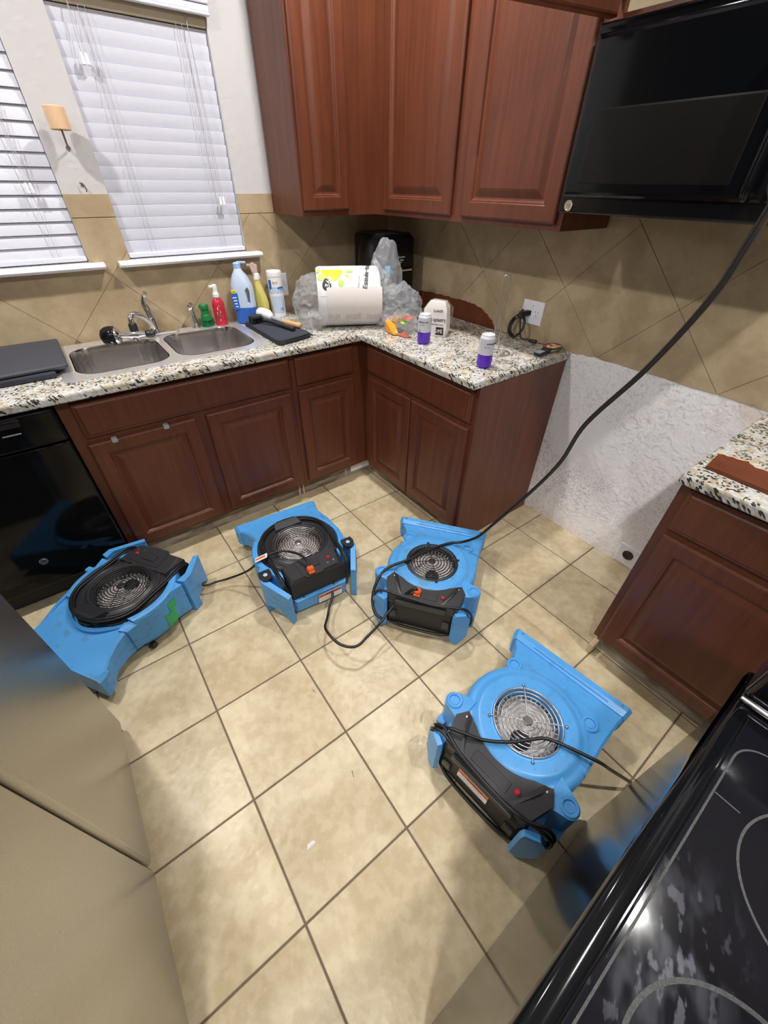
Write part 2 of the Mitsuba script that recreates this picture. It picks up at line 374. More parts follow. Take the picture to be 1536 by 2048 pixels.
for t, z in [(.16, .90), (.20, .985), (.245, 1.005), (.30, .998), (.36, 1.008), (.46, 1.013), (.58, 1.014), (.70, 1.014), (.78, 1.010), (.86, .996), (.91, .978), (.945, .957), (.965, .935), (.975, .90)]:
    torn.append((t, z + r2.uniform(-.003, .003)))
dense = []
for (t0, z0), (t1, z1) in zip(torn[:-1], torn[1:]):
    for k in range(6):
        dense.append((t0 + (t1 - t0) * k / 6 + r2.uniform(-.003, .003), z0 + (z1 - z0) * k / 6 + r2.uniform(-.0035, .0035)))
tornP = Polygon(dense + [torn[-1]]).buffer(0)
low = [(1.40, .914), (1.46, .913), (1.5, .921), (1.52, .917), (1.55, .925), (1.60, .921), (1.66, .924), (1.75, .921), (1.85, .923), (1.95, .920), (2.05, .922), (2.2, .918), (2.4, .913), (4.9, .913), (4.9, 1.62), (0.004, 1.62), (.004, .912)]
regB = Polygon(low).buffer(0).difference(tornP)
add('tile_grout', apply(prism(regB.buffer(-.002), -.006, -.0012), YZ), 'wall_grout', 'wall_right')
diag_tiles(regB, .153 - .488 * 4, 2.484 - .488 * 5, YZ, 'wall_right')
add('torn_backing', apply(prism(sbox(.1, .9, 1.05, 1.06).intersection(tornP.buffer(.02)), -.0062, -.004), YZ), 'torn', 'wall_right', label='exposed red-brown backing with a torn upper edge')
edge = LE = np.array([(t, z) for t, z in dense])
add('torn_edge', apply(prism(tornP.boundary.intersection(sbox(.1, .93, 1.0, 1.1)).buffer(.0022), -.004, .0005), YZ), 'torn_edge', 'wall_right', label='pale ragged edge of broken mortar')

# windows: frame, glass, night outside
def window(n, w):
    x0, x1, z0, z1 = w; y = .085
    k = f'window_{n}'
    fr = cat([box(x0, x1, y - .02, y + .02, z0, z0 + .04), box(x0, x1, y - .02, y + .02, z1 - .04, z1), box(x0, x0 + .035, y - .02, y + .02, z0, z1), box(x1 - .035, x1, y - .02, y + .02, z0, z1), box(x0, x1, y - .018, y + .018, (z0 + z1) / 2 - .02, (z0 + z1) / 2 + .02)])
    add(k, fr, 'white_trim', kind='structure')
    add('pane', apply(nested(x1 - x0 - .06, z1 - z0 - .06, [(0, 0), (0, .001)]), XZ @ frame((x0 + .03, z0 + .03, -y), (1, 0, 0), (0, 1, 0), (0, 0, 1))), 'pane_glass', k) if False else None
    add('pane', tm([(x0 + .03, y, z0 + .03), (x1 - .03, y, z0 + .03), (x1 - .03, y, z1 - .03), (x0 + .03, y, z1 - .03)], [[0, 1, 2], [0, 2, 3]]), 'pane_glass', k)
    add('night_screen', box(x0 - .1, x1 + .1, .16, .17, z0 - .1, z1 + .1), 'night', k)
window(1, W1); window(2, W2)
def stool(x0, x1, label):
    prof = [(.0, 1.206), (.045, 1.206), (.052, 1.210), (.055, 1.217), (.052, 1.225), (.045, 1.229), (0, 1.229)]
    P = Polygon([(-a, z) for a, z in prof] + [(.08, 1.229), (.08, 1.206)])
    m = trimesh.creation.extrude_polygon(P, x1 - x0, engine='earcut')
    Mx = frame((x0, 0, 0), (0, 1, 0), (0, 0, 1), (1, 0, 0))
    add('window_sill', apply(m, Mx), 'white_trim', smooth=40, label=label, cat_='window sill')
stool(-2.28, -1.609, 'white rounded window sill under the left, half-open blind')
stool(-1.551, -.868, 'white rounded window sill under the closed blind behind the sink')

# ceiling lamps
for i, (x, y) in enumerate(LAMP_SPOTS):
    k = thing('recessed_light', 'round recessed ceiling light ' + ('nearest the wall cabinet corner', 'over the left window and dishwasher', 'above the range', 'above the refrigerator')[i], 'ceiling light', 'recessed ceiling lights')
    add('trim', lathe([(.050, CEIL - .003), (.070, CEIL - .004), (.075, CEIL - .004), (.078, CEIL - .010), (.098, CEIL - .006), (.102, CEIL), (.075, CEIL)], 40, (x, y, 0)), 'lamp_trim', k, 40)
    d = lathe([(0, CEIL - .003), (.050, CEIL - .003)], 40, (x, y, 0)); d.faces = d.faces[:, ::-1]
    n = np.cross(d.vertices[d.faces[0][1]] - d.vertices[d.faces[0][0]], d.vertices[d.faces[0][2]] - d.vertices[d.faces[0][0]])
    if n[2] > 0: d.faces = d.faces[:, ::-1]
    add('lens', mikit.ply(d, 'lamp_trim', emitter={'type': 'area', 'radiance': {'type': 'rgb', 'value': LAMP}}), None, k)

# ------------------------------------------------------------------ blinds
def blind(w, label, tilt, first_z, n, pitch, gap):
    x0, x1, z0, z1 = w; x0 += .002; x1 -= .002
    k = thing('window_blind', label, 'window blind')
    y = .026
    W = .0250; prof = []
    a = math.radians(tilt)
    for s in np.linspace(-1, 1, 7):
        c = .0022 * (1 - s * s)
        prof.append((s * W * math.cos(a) - c * math.sin(a), s * W * math.sin(a) + c * math.cos(a)))
    P = [(y + p, z) for p, z in prof]; th = .0032
    Q = [(y + p + th * math.sin(a), z - th * math.cos(a)) for p, z in prof[::-1]]
    poly = Polygon(P + Q)
    m = trimesh.creation.extrude_polygon(poly, x1 - x0, engine='earcut')
    base = mikit.ply(apply(m, frame((x0, 0, 0), (0, 1, 0), (0, 0, 1), (1, 0, 0))), 'blind', 30)
    for i in range(n): add('slat', base, None, k, to_world=[[1, 0, 0, 0], [0, 1, 0, 0], [0, 0, 1, first_z + i * pitch], [0, 0, 0, 1]])
    add('bottom_rail', box(x0, x1, y - .026, y + .018, z0 + .004, z0 + .022, .004), 'blind', k, 30)
    add('head_rail', box(x0, x1, .004, .055, z1 - .062, z1, .003), 'beige_inside', k)
    for fx in (.20, .80):
        x = x0 + (x1 - x0) * fx
        for o in (-.010, .012): add('ladder_cord', tube([(x + o, y - .021, z0 + .012), (x + o, y - .021, z1 - .03)], .0009, 5), 'blind_cord', k)
        add('rail_button', lathe([(0, 0), (.006, 0), (.006, .003), (0, .003)], 12, (0, 0, 0)) if False else box(x - .006, x + .006, y - .030, y - .026, z0 + .008, z0 + .016, .001), 'blind', k)
    def pull(x, z, two_=True):
        for o in ((-.006, .006) if two_ else (0,)):
            add('pull_cord', tube(smoothpath([(x - o * .2, y - .030, z1 - .03), (x + o * .6, y - .034, (z + z1) / 2), (x + o, y - .036, z + .03)], 5), .0010, 5), 'blind_cord', k)
            add('tassel', lathe([(0, z + .034), (.004, z + .034), (.0055, z + .026), (.0075, z + .008), (.0075, z + .002), (.005, z), (0, z)], 14, (x + o * 1.3, y - .036, 0)), 'white_trim', k, 40)
    v = cat([box(x0 - .008, x1 + .012, -.030, -.007, 2.026, 2.034, .003), box(x0 - .008, x1 + .012, -.025, -.007, 2.034, 2.056, .004), box(x0 - .008, x1 + .012, -.031, -.007, 2.056, 2.068, .004), box(x0 - .008, x1 + .012, -.025, -.007, 2.068, 2.10, .004), box(x0 - .006, x1 + .010, -.025, -.007, 2.096, 2.106, .002)])
    add('valance', v, 'blind', k, label='white ridged valance')
    return pull
p2 = blind(W2, 'closed white slat blind in the window behind the sink', 101, 1.274, 17, .0435, 0)
p2(-1.016, 1.425); p2(-1.425, 1.845)
p1 = blind(W1, 'white slat blind at the left edge of the photo, slats half open with dark gaps', 76, 1.274, 17, .0435, 0)
p1(-1.765, 1.470)

# ------------------------------------------------------------------ cabinets
ZC, D = .914, .648
FA = -.597                 # face-frame plane of the base cabinets (doors stand proud of it)
def on_back(x, z, y): return frame((x, y, z), (1, 0, 0), (0, 0, 1), (0, -1, 0))
def on_right(t, z, x): return frame((x, -t, z), (0, -1, 0), (0, 0, 1), (-1, 0, 0))
def door(parent, M_, w, h, name='door', prof=DOOR, **k): return add(name, apply(nested(w, h, prof), M_), 'wood', parent, **k)
def face(parent, Mf, w, z0, z1, openings, name='face_frame'):
    g = sbox(0, z0, w, z1)
    add(name, apply(prism(g, -.019, 0), Mf), 'wood', parent)
# sink run
k = thing('base_cabinet', 'wide reddish-brown sink base cabinet with two raised-panel doors and a false drawer front', 'cabinet')
add('body', cat([box(-2.0, -1.984, FA + .019, -.012, .114, .882), box(-1.064, -1.048, FA + .019, -.012, .114, .882), box(-1.984, -1.064, FA + .019, -.012, .114, .130), box(-1.984, -1.064, -.02, -.012, .13, .882)]), 'wood', k)
face(k, on_back(-2.0, 0, FA), .952, .114, .882, [])
door(k, on_back(-1.955, .715, FA), .902, .145, 'drawer_front', DRAWER)
d1 = door(k, on_back(-1.962, .135, FA), .425, .555)
d2 = door(k, on_back(-1.492, .135, FA), .425, .555)
for xx in (-1.866, -1.664): add('hook_clip', cat([box(xx - .011, xx + .011, FA - .024, FA - .016, .676, .694, .002), box(xx - .010, xx + .010, FA - .024, FA + .0, .690, .694, .001)]), 'grey_plastic', d1, label='small grey over-door clip')
add('baseboard_back', box(-2.0, -.525, -.535, -.525, 0, .1135), 'kick', kind='structure')
add('baseboard_right', box(-.535, -.525, -1.405, -.536, 0, .1135), 'kick', kind='structure')
k = thing('base_cabinet', 'narrow reddish-brown base cabinet with one drawer and one door, left of the inside corner', 'cabinet')
add('body', box(-1.046, -.62, FA + .019, -.012, .114, .882), 'wood', k)
face(k, on_back(-1.046, 0, FA), .449, .114, .882, [])
door(k, on_back(-1.020, .715, FA), .342, .145, 'drawer_front', DRAWER)
door(k, on_back(-1.022, .135, FA), .338, .555)
add('pale_block', box(-.690, -.545, -.545, -.5355, .03, .10), 'drywall', 'baseboard_back', label='pale grey scrap of board in the corner')
for xx in (-1.072, -1.045, -.735): add('batten', box(xx, xx + .010, -.545, -.5355, 0, .112), 'torn_edge', 'baseboard_back')
k = thing('base_cabinet', 'base cabinet with wide drawer front and two doors, beside the bare white wall', 'cabinet')
add('body', box(FA + .019, -.012, -1.418, -.62, .114, .882), 'wood', k)
add('face_frame', box(FA, FA + .019, -1.425, FA, .114, .882), 'wood', k)
add('end_panel', box(-.597, -.008, -1.430, -1.412, .002, .882), 'wood', k)
door(k, on_right(.640, .715, FA), .768, .145, 'drawer_front', DRAWER)
door(k, on_right(.650, .115, FA), .365, .572)
door(k, on_right(1.022, .115, FA), .386, .572)
k = thing('base_cabinet', 'reddish-brown base cabinet on the right with one drawer over one door, beside the black range', 'cabinet')
add('body', box(FA + .019, -.012, -2.98, -2.222, .114, .882), 'wood', k)
add('end_panel', box(-.590, -.008, -2.228, -2.214, .114, .882), 'wood', k)
add('face_frame', box(FA - .002, FA + .019, -2.985, -2.214, .114, .882), 'wood', k)
door(k, on_right(2.240, .712, FA - .002), .50, .146, 'drawer_front', DRAWER)
door(k, on_right(2.240, .135, FA - .002), .50, .556)
add('toe_kick', box(-.545, -.535, -2.98, -2.222, 0, .114), 'kick', k, label='bare grey-brown toe kick board')
add('kick_scrap', box(-.60, -.55, -2.238, -2.218, .0, .05, .004), 'torn_edge', k)
# worktops
r = .006
Lpts = [(X_L + .02, -D), (-D, -D), (-D, -1.438), (-.004, -1.438), (-.004, -.004), (X_L + .02, -.004)]
lev = [(r, ZC - .032), (.0018, ZC - .0302), (0, ZC - .026), (0, ZC - .008), (.0018, ZC - .0028), (r, ZC)]
SX0, SX1, SY0, SY1 = -1.925, -1.100, -.528, -.050
add('countertop', bevel_ring(Lpts, lev, sbox(SX0, SY0, SX1, SY1)), 'granite', label='speckled granite worktop running round the corner from the sink', cat_='countertop')
add('countertop', bevel_ring([(-.652, -3.0), (-.004, -3.0), (-.004, -2.210), (-.645, -2.210), (-.652, -2.217)], lev), 'granite', label='short speckled granite worktop on the right, with a broken brown board on it', cat_='countertop')
# wall cabinets
k = thing('wall_cabinet', 'tall narrow reddish-brown wall cabinet right of the window, with one narrow door', 'cabinet')
UT = 2.32
add('body', box(-.751, -.30, -.300, -.006, 1.39, UT), 'wood', k)
add('face_frame', box(-.751, -.316, -.316, -.298, 1.39, UT), 'wood', k)
door(k, on_back(-.742, 1.412, -.316), .252, UT - 1.43)
k = thing('wall_cabinet', 'reddish-brown wall cabinet with two raised-panel doors, between corner and microwave', 'cabinet')
add('body', box(-.300, -.006, -1.433, -.30, 1.39, UT), 'wood', k)
add('face_frame', box(-.316, -.298, -1.433, -.3165, 1.39, UT), 'wood', k)
door(k, on_right(.399, 1.410, -.316), .485, UT - 1.43)
door(k, on_right(.945, 1.410, -.316), .467, UT - 1.43)
k = thing('wall_cabinet', 'short wall cabinet above the microwave with its door swung wide open', 'cabinet')
sh = cat([box(-.300, -.006, -1.452, -1.436, 1.865, UT), box(-.300, -.006, -2.205, -2.19, 1.865, UT), box(-.300, -.006, -2.205, -1.436, 1.865, 1.883), box(-.300, -.006, -2.205, -1.436, UT - .018, UT)])
add('body', sh, 'beige_inside', k)
add('inside_back', box(-.012, -.007, -2.19, -1.452, 1.883, UT - .018), 'beige_inside', k)
add('face_frame', cat([box(-.316, -.298, -1.470, -1.434, 1.865, UT), box(-.316, -.298, -2.205, -2.17, 1.865, UT), box(-.316, -.298, -2.17, -1.470, 1.865, 1.882), box(-.316, -.298, -2.17, -1.470, UT - .04, UT)]), 'wood', k)
hd = np.array([-.975, .22, 0]); hd /= np.linalg.norm(hd); hn = np.array([-hd[1], hd[0], 0])
if hn[0] > 0: hn = -hn
DM = frame((-.338, -1.455, 1.872), hd, (0, 0, 1), np.cross(hd, (0, 0, 1)))
dk = add('door', apply(box(0, .37, 0, UT - 1.89, -.002, .010), DM), 'wood', k)
add('door_panel', apply(nested(.37, UT - 1.89, DOOR), DM @ frame((0, 0, -.002), (1, 0, 0), (0, 1, 0), (0, 0, -1)) if False else DM @ frame((.37, 0, -.002), (-1, 0, 0), (0, 1, 0), (0, 0, -1))), 'wood', k)
add('hinge', cat([box(-.345, -.318, -1.468, -1.452, 1.905, 1.945, .004), box(-.330, -.300, -1.476, -1.466, 1.908, 1.942, .003)]), 'can_metal', k, 30, label='pale metal hinge')

# ------------------------------------------------------------------ appliances
k = thing('microwave', 'glossy black over-the-range microwave hanging at the upper right', 'microwave')
mx = -.388
add('body', box(mx, -.010, -2.198, -1.452, 1.447, 1.858, .008), 'enamel_soft', k, 30)
add('door', apply(nested(.545, .345, [(0, 0), (0, .010), (.006, .016), (.012, .017)]), on_right(1.470, 1.490, mx)), 'enamel', k)
add('door_window', apply(nested(.42, .165, [(0, 0), (0, .0012), (.004, .0016)]), on_right(1.515, 1.522, mx - .0165)), 'micro_window', k, label='smoky grey door window')
add('vent_grille', apply(nested(.72, .028, [(0, 0), (0, .006), (.004, .009), (.010, .006)]), on_right(1.465, 1.838 - .012, mx)), 'enamel', k)
add('control_panel', apply(nested(.165, .345, [(0, 0), (0, .008), (.004, .012)]), on_right(2.02, 1.490, mx)), 'enamel', k)
add('handle', tube(smoothpath([(mx - .012, -1.985, 1.80), (mx - .045, -1.985, 1.785), (mx - .050, -1.985, 1.65), (mx - .045, -1.985, 1.515), (mx - .012, -1.985, 1.50)], 6), .011, 10), 'enamel', k, True)
kb = add('badge', apply(lathe([(0, .004), (.010, .004), (.0115, .003), (.0125, .0045), (.0145, .0045), (.0150, .002), (.0150, 0)], 28), frame((mx - .001, -1.494, 1.467), (0, -1, 0), (0, 0, 1), (-1, 0, 0))), 'chrome', k, 30, label='round silver badge')
text('GE', .0095, frame((mx - .0055, -1.4875, 1.4622), (0, -1, 0), (0, 0, 1), (-1, 0, 0)), .0006, True, 'ink_grey', kb)
k = thing('dishwasher', 'glossy black dishwasher under the worktop at the left edge', 'dishwasher')
add('body', box(-2.592, -2.006, -.585, -.03, .10, .868), 'black_matte', k)
dd = add('door', box(-2.590, -2.006, -.632, -.585, .115, .735, .008), 'enamel', k, 30)
cp = add('control_panel', box(-2.590, -2.006, -.640, -.585, .742, .872, .010), 'enamel', k, 30)
add('handle_recess', box(-2.46, -2.115, -.6412, -.638, .832, .868, .004), 'black_matte', k)
add('handle_lip', box(-2.46, -2.110, -.646, -.640, .852, .858, .002), 'enamel', k, 30)
for x0_, x1_ in ((-2.20, -2.115), (-2.30, -2.215)): add('button', box(x0_ + .02, x1_ - .01, -.6422, -.640, .806, .811, .0008), 'ink_grey', cp)
add('toe_panel', box(-2.590, -2.006, -.572, -.555, .012, .108), 'black_matte', k)
kb = add('badge', apply(lathe([(0, .004), (.0115, .004), (.0125, .003), (.0135, .0045), (.0165, .0045), (.0170, .002), (.0170, 0)], 28), frame((-2.304, -.632, .252), (1, 0, 0), (0, 0, 1), (0, -1, 0))), 'chrome', dd, 30, label='round chrome badge')
add('badge_face', apply(lathe([(0, .0047), (.011, .0047), (.011, .004)], 24), frame((-2.304, -.632, .252), (1, 0, 0), (0, 0, 1), (0, -1, 0))), 'socket_slot', k)
# refrigerator
k = thing('refrigerator', 'stainless steel side-by-side refrigerator at the left edge, doors facing the floor area', 'refrigerator')
fx = -2.216
add('body', box(-2.985, fx - .078, -2.325, -1.418, .02, 1.752, .01), 'fridge_side', k)
add('door_gasket', box(fx - .082, fx - .064, -2.318, -1.424, .06, 1.742), 'gasket', k)
add('door', box(fx - .066, fx, -1.8885, -1.408, .045, 1.755, .014), 'fridge_steel', k, 30, label='stainless door')
add('door', box(fx - .066, fx, -2.327, -1.8985, .045, 1.755, .014), 'fridge_steel', k, 30, label='stainless door')
add('base_grille', box(fx - .10, fx - .05, -2.31, -1.43, .01, .048), 'gasket', k)
add('foot', lathe([(0, 0), (.017, 0), (.019, .010), (.012, .018), (.012, .045), (0, .045)], 14, (fx - .030, -1.420, 0)), 'black_matte', k, 40)
for y in (-1.835, -1.952):
    add('handle', tube(smoothpath([(fx - .004, y, 1.56), (fx + .035, y, 1.545), (fx + .048, y, 1.47), (fx + .052, y, 1.2), (fx + .048, y, .93), (fx + .035, y, .865), (fx - .004, y, .85)], 6), .0125, 12), 'fridge_steel', k, True)
# range
k = thing('range', 'black electric range with a smeared glass cooktop, pulled out into the room', 'stove')
RY, RX0, RX1 = -2.556, -1.80, -1.13
add('body', box(RX0, RX1, RY - .755, RY - .002, .035, .872, .006), 'enamel_soft', k, 30)
add('side_panel', box(RX0 + .02, RX1, RY - .004, RY, .02, .868, .002), 'enamel_soft', k, label='glossy black side panel')
add('cooktop_frame', bevel_ring([(RX0 - .02, RY - .765), (RX1 - .02, RY - .765), (RX1 - .02, RY + .014), (RX0 - .02, RY + .014)],
    [(.004, .868), (0, .872), (0, .890), (.003, .897), (.008, .9015), (.013, .903), (.020, .9015), (.024, .899)]), 'enamel', k, 40)
gl = add('cooktop_glass', bevel_ring([(RX0 + .006, RY - .735), (RX1 - .12, RY - .735), (RX1 - .12, RY - .012), (RX0 + .006, RY - .012)], [(0, .895), (0, .9015), (.0015, .903)]), 'cooktop', k, label='black glass with dried white wipe smears')
ZG = .9032
def flat_ring(x, y, r0, r1): return lathe([(r0, ZG), (r1, ZG), (r1, ZG + .0003), (r0, ZG + .0003), (r0, ZG)], 72, (x, y, 0))
add('burner_ring', flat_ring(-1.418, -2.713, .0955, .0985), 'ring_print', gl)
add('burner_ring', flat_ring(-1.664, -2.702, .096, .1005), 'ring_print', gl)
add('burner_ring', flat_ring(-1.415, -3.07, .075, .078), 'ring_print', gl)
add('burner_ring', flat_ring(-1.655, -3.07, .110, .114), 'ring_print', gl)
bp = sbox(RX0 + .02, RY - .72, -1.288, -2.574).buffer(-.04).buffer(.04, 12)
add('border_line', prism(bp.difference(bp.buffer(-.0026)), ZG, ZG + .0003), 'ring_print', gl)
add('marker_line', box(-1.398, -1.396, -2.606, -2.577, ZG, ZG + .0003), 'ring_print', gl)
add('backguard', box(-1.222, RX1 - .002, RY - .765, RY + .010, .900, 1.085, .012), 'enamel', k, 30)
add('backguard_trim', tube([(-1.228, RY + .008, .908), (-1.228, RY - .76, .908)], .006, 10), 'chrome', k, True)
add('oven_door', box(RX0 - .035, RX0 - .001, RY - .745, RY - .010, .235, .80, .01), 'enamel', k, 30)
add('oven_handle', tube(smoothpath([(RX0 - .03, RY - .08, .76), (RX0 - .075, RY - .09, .765), (RX0 - .075, RY - .66, .765), (RX0 - .03, RY - .67, .76)], 6), .012, 10), 'enamel', k, True)
add('drawer', box(RX0 - .03, RX0 - .001, RY - .745, RY - .010, .05, .225, .008), 'enamel', k, 30)
for xx in (RX0 + .05, RX1 - .05):
    for yy in (RY - .05, RY - .70): add('foot', lathe([(0, 0), (.018, 0), (.018, .012), (.008, .016), (.008, .04), (0, .04)], 12, (xx, yy, 0)), 'black_matte', k)
# ------------------------------------------------------------------ air movers
def cyl(r, z0, z1, at=(0, 0), n=48, r2=None): return m3.Manifold.cylinder(z1 - z0, r, r if r2 is None else r2, n).translate((at[0], at[1], z0))
def mhull(P): return m3.Manifold.hull_points(np.asarray(P, float))
def slab(u, v, z0, z1, c=.008):
    return [(s * (u - e), v, z) for s in (-1, 1) for e, z in ((c, z0), (0, z0 + c), (0, z1 - c), (c, z1))]
def flipz(m, h=.205): return apply(m, frame((0, 0, h), (1, 0, 0), (0, 1, 0), (0, 0, -1)))
HZ = .205
def shell_mani(top_ring):
    """Blue moulded housing, u right, v toward the outlet, inlet side up."""
    a = np.arange(64) * 2 * np.pi / 64
    disc = m3.Manifold.revolve(m3.CrossSection([[(0, .022), (.186, .022), (.198, .034), (.200, .060), (.200, .165), (.196, .178), (.186, .186), (.176, .1875), (.166, .190), (.158, .198), (.148, .2005), (0, .2005)]]), 96)
    L, Rr = (lambda u, v, z: (u, v, z)), None
    def sec(ul, ur, v, z0, z1, c=.008): return [(ul + e, v, z) for e, z in ((c, z0), (0, z0 + c), (0, z1 - c), (c, z1))] + [(ur - e, v, z) for e, z in ((c, z0), (0, z0 + c), (0, z1 - c), (c, z1))]
    S = [sec(-.140, .199, .00, .030, .184), sec(-.160, .200, .12, .034, .180), sec(-.163, .204, .19, .048, .168), sec(-.178, .208, .235, .060, .160), sec(-.206, .213, .272, .066, .160), sec(-.216, .217, .300, .066, .164)]
    duct = m3.Manifold()
    for p_, q_ in zip(S[:-1], S[1:]): duct += mhull(p_ + q_)
    lip = mhull(sec(-.219, .220, .284, .062, .172, .012) + sec(-.221, .222, .302, .060, .174, .012))
    bev = mhull(sec(-.208, .214, .262, .066, .164, .010) + sec(-.219, .220, .286, .062, .172, .012))
    body = disc + duct + lip + bev
    for s in (-1, 1) if top_ring else ():
        # leg lobes with stacking bosses, and the cord-wrap fins in front of them
        body += mhull([(s * (.200 + .030 * c), -.118 + .030 * d, z) for c, d in zip(np.cos(a[::4]), np.sin(a[::4])) for z in (.008, .200)] + [(s * .15, -.06, .03), (s * .15, -.06, .195), (s * .15, -.16, .03), (s * .15, -.16, .195)])
        body += mhull([(s * .226, -.105, .0), (s * .210, -.105, .0), (s * .226, -.15, .0), (s * .210, -.15, .0), (s * .23, -.10, .09), (s * .20, -.10, .09), (s * .226, -.165, .09), (s * .20, -.165, .09)])
        fin = [(s * .146, -.268, z) for z in (.03, .180)] + [(s * .206, -.232, z) for z in (.045, .160)] + [(s * .136, -.256, z) for z in (.03, .180)] + [(s * .196, -.216, z) for z in (.045, .160)] + [(s * .172, -.254, .0), (s * .158, -.244, .0), (s * .188, -.240, .188), (s * .150, -.262, .196), (s * .178, -.226, .190), (s * .142, -.248, .197)]
        body += mhull(fin)
        body += mhull([(s * .175, -.232, z) for z in (.05, .150)] + [(s * .152, -.235, z) for z in (.05, .150)] + [(s * .175, -.13, z) for z in (.05, .150)] + [(s * .13, -.13, z) for z in (.05, .150)])
    return body
def rings_boss(z, at, up=1):
    P = [(.0, z + .003), (.0135, z + .003), (.0150, z + .0005), (.0165, z + .0005), (.0185, z + .0065), (.0235, z + .0068), (.0265, z + .004), (.0285, z - .006)]
    return lathe(P, 32, (at[0], at[1], 0))
def grill(parent, r, z, mat, rot=0., nr=7, hub=.016):
    for q in np.linspace(r, r * .27, nr): add('grille_ring', tube([(q * math.cos(t), q * math.sin(t), z - .004 * (1 - (q / r) ** 2) + .004) for t in np.arange(48) * 2 * np.pi / 48], .0021 if q < r else .0027, 6, True), mat, parent, True)
    for q in range(4):
        t = rot + q * math.pi / 2; c, s = math.cos(t), math.sin(t); e = r + .012
        add('grille_spoke', tube([(hub * c, hub * s, z + .006), (r * c, r * s, z + .006), (e * c, e * s, z + .004)], .0018, 6), mat, parent, True)
        add('grille_screw', cat([lathe([(0, z + .007), (.0035, z + .006), (.006, z + .002), (.006, z - .002), (0, z - .002)], 14, (e * c, e * s, 0))]), 'wire_black' if mat == 'wire_black' else 'screw', parent, True)
    add('grille_hub', lathe([(0, z + .008), (hub * .8, z + .008), (hub, z + .005), (hub, z + .001), (0, z + .001)], 20), mat, parent, 40)
def impeller(parent, z, r=.102):
    z2 = z + .038
    add('impeller', cat([lathe([(0, z2 + .006), (r * .45, z2 + .004), (r * .80, z2), (r, z2 - .004), (r, z2 - .010), (0, z2 - .010)], 40)] + [apply(box(r * .84, r * .985, -.0012, .0012, z2 - .002, z2 + .020), rotz(t)) for t in np.arange(36) * 2 * np.pi / 36]), 'impeller', parent, 30)
    add('motor_cone', lathe([(0, z2 + .022), (.018, z2 + .020), (.028, z2 + .012), (.032, z2 + .002), (.032, z2)], 32, (.012, -.044, 0)), 'impeller_dark', parent, True)
def sticker(parent, w, h, M_):
    s = add('warning_label', apply(box(0, w, 0, h, 0, .0012), M_), 'sticker_white', parent, label='white and orange warning label')
    add('orange_band', apply(box(0, w, h * .64, h, .0012, .0018), M_), 'sticker_orange', s) if s.count('__') < 2 else None
    if s.count('__') < 2:
        text('WARNING', h * .20, M_ @ frame((w * .30, h * .72, .0018), (1, 0, 0), (0, 1, 0), (0, 0, 1)), .0003, True, 'ink_black', s)
        for q in range(3): add('print_line', apply(box(w * .06, w * (.92 - .1 * (q % 2)), h * (.12 + .16 * q), h * (.15 + .16 * q), .0012, .0015), M_), 'ink_grey', s)
def place_all(keys, W):
    for k_ in keys: scene[k_]['to_world'] = T(W)
def fan_keys(k): return [q for q in scene if q.startswith(k + '__')]
SH = shell_mani(True)
HOLE = cyl(.1075, .10, .3)
shellA = frommani(SH - HOLE)
PA = mikit.ply(shellA, 'blue', 35); PAd = mikit.ply(shellA, 'blue_dirty', 35)
wall_b = m3.Manifold()
for s_ in (-1, 1):
    o_, i_ = [(s_ * .228, -.112), (s_ * .228, -.150), (s_ * .158, -.276)], [(s_ * .196, -.105), (s_ * .200, -.150), (s_ * .140, -.262)]
    wall_b += mhull([(*q, z) for q in (o_[0], i_[0], o_[1], i_[1]) for z in (.0, .200)])
    wall_b += mhull([(*q, z) for q in (o_[1], i_[1]) for z in (.05, .199)] + [(*q, z) for q in (o_[2], i_[2]) for z in (.075, .178)])
    wall_b += mhull([(*q, z) for q in (o_[2], i_[2]) for z in (.006, .178)] + [(.55 * o_[1][0] + .45 * o_[2][0], .55 * o_[1][1] + .45 * o_[2][1], .075), (.55 * i_[1][0] + .45 * i_[2][0], .55 * i_[1][1] + .45 * i_[2][1], .075), (.55 * o_[1][0] + .45 * o_[2][0], .55 * o_[1][1] + .45 * o_[2][1], .185), (.55 * i_[1][0] + .45 * i_[2][0], .55 * i_[1][1] + .45 * i_[2][1], .185)])
    wall_b += mhull([(s_ * .19, -.10, z) for z in (.03, .19)] + [(s_ * .17, -.05, z) for z in (.03, .19)] + [(s_ * .222, -.10, z) for z in (.03, .19)] + [(s_ * .2, -.03, z) for z in (.03, .19)])
ring_b = m3.Manifold.revolve(m3.CrossSection([[(0, .02), (.192, .02), (.208, .035), (.217, .075), (.217, .180), (.212, .192), (.204, .197), (0, .197)]]), 72)
ring_b -= m3.Manifold.cube((.6, .3, .4)).translate((-.3, .115, -.1)); ring_b -= m3.Manifold.cube((.34, .2, .4)).translate((-.17, -.40, -.1)) ; ring_b -= m3.Manifold.cube((.22, .12, .4)).translate((-.11, -.31, -.1))
wall_b += ring_b + mhull([(.19, 0, z) for z in (.03, .19)] + [(.217, 0, z) for z in (.06, .185)] + [(.19, .14, z) for z in (.03, .175)] + [(.214, .14, z) for z in (.05, .165)] + [(.19, .22, z) for z in (.035, .145)] + [(.210, .22, z) for z in (.05, .138)])
wall_b += mhull([(-.15, 0, z) for z in (.03, .19)] + [(-.214, .02, z) for z in (.06, .185)] + [(-.203, .075, z) for z in (.06, .182)] + [(-.14, .16, z) for z in (.03, .175)] + [(-.172, .15, z) for z in (.05, .165)])
shellB = frommani((shell_mani(False).mirror((0, 0, 1)).translate((0, 0, HZ)) + wall_b) - cyl(.189, .160, .3) - cyl(.1085, .06, .3) - m3.Manifold.cube((.27, .14, .2)).translate((-.135, -.262, .105)))
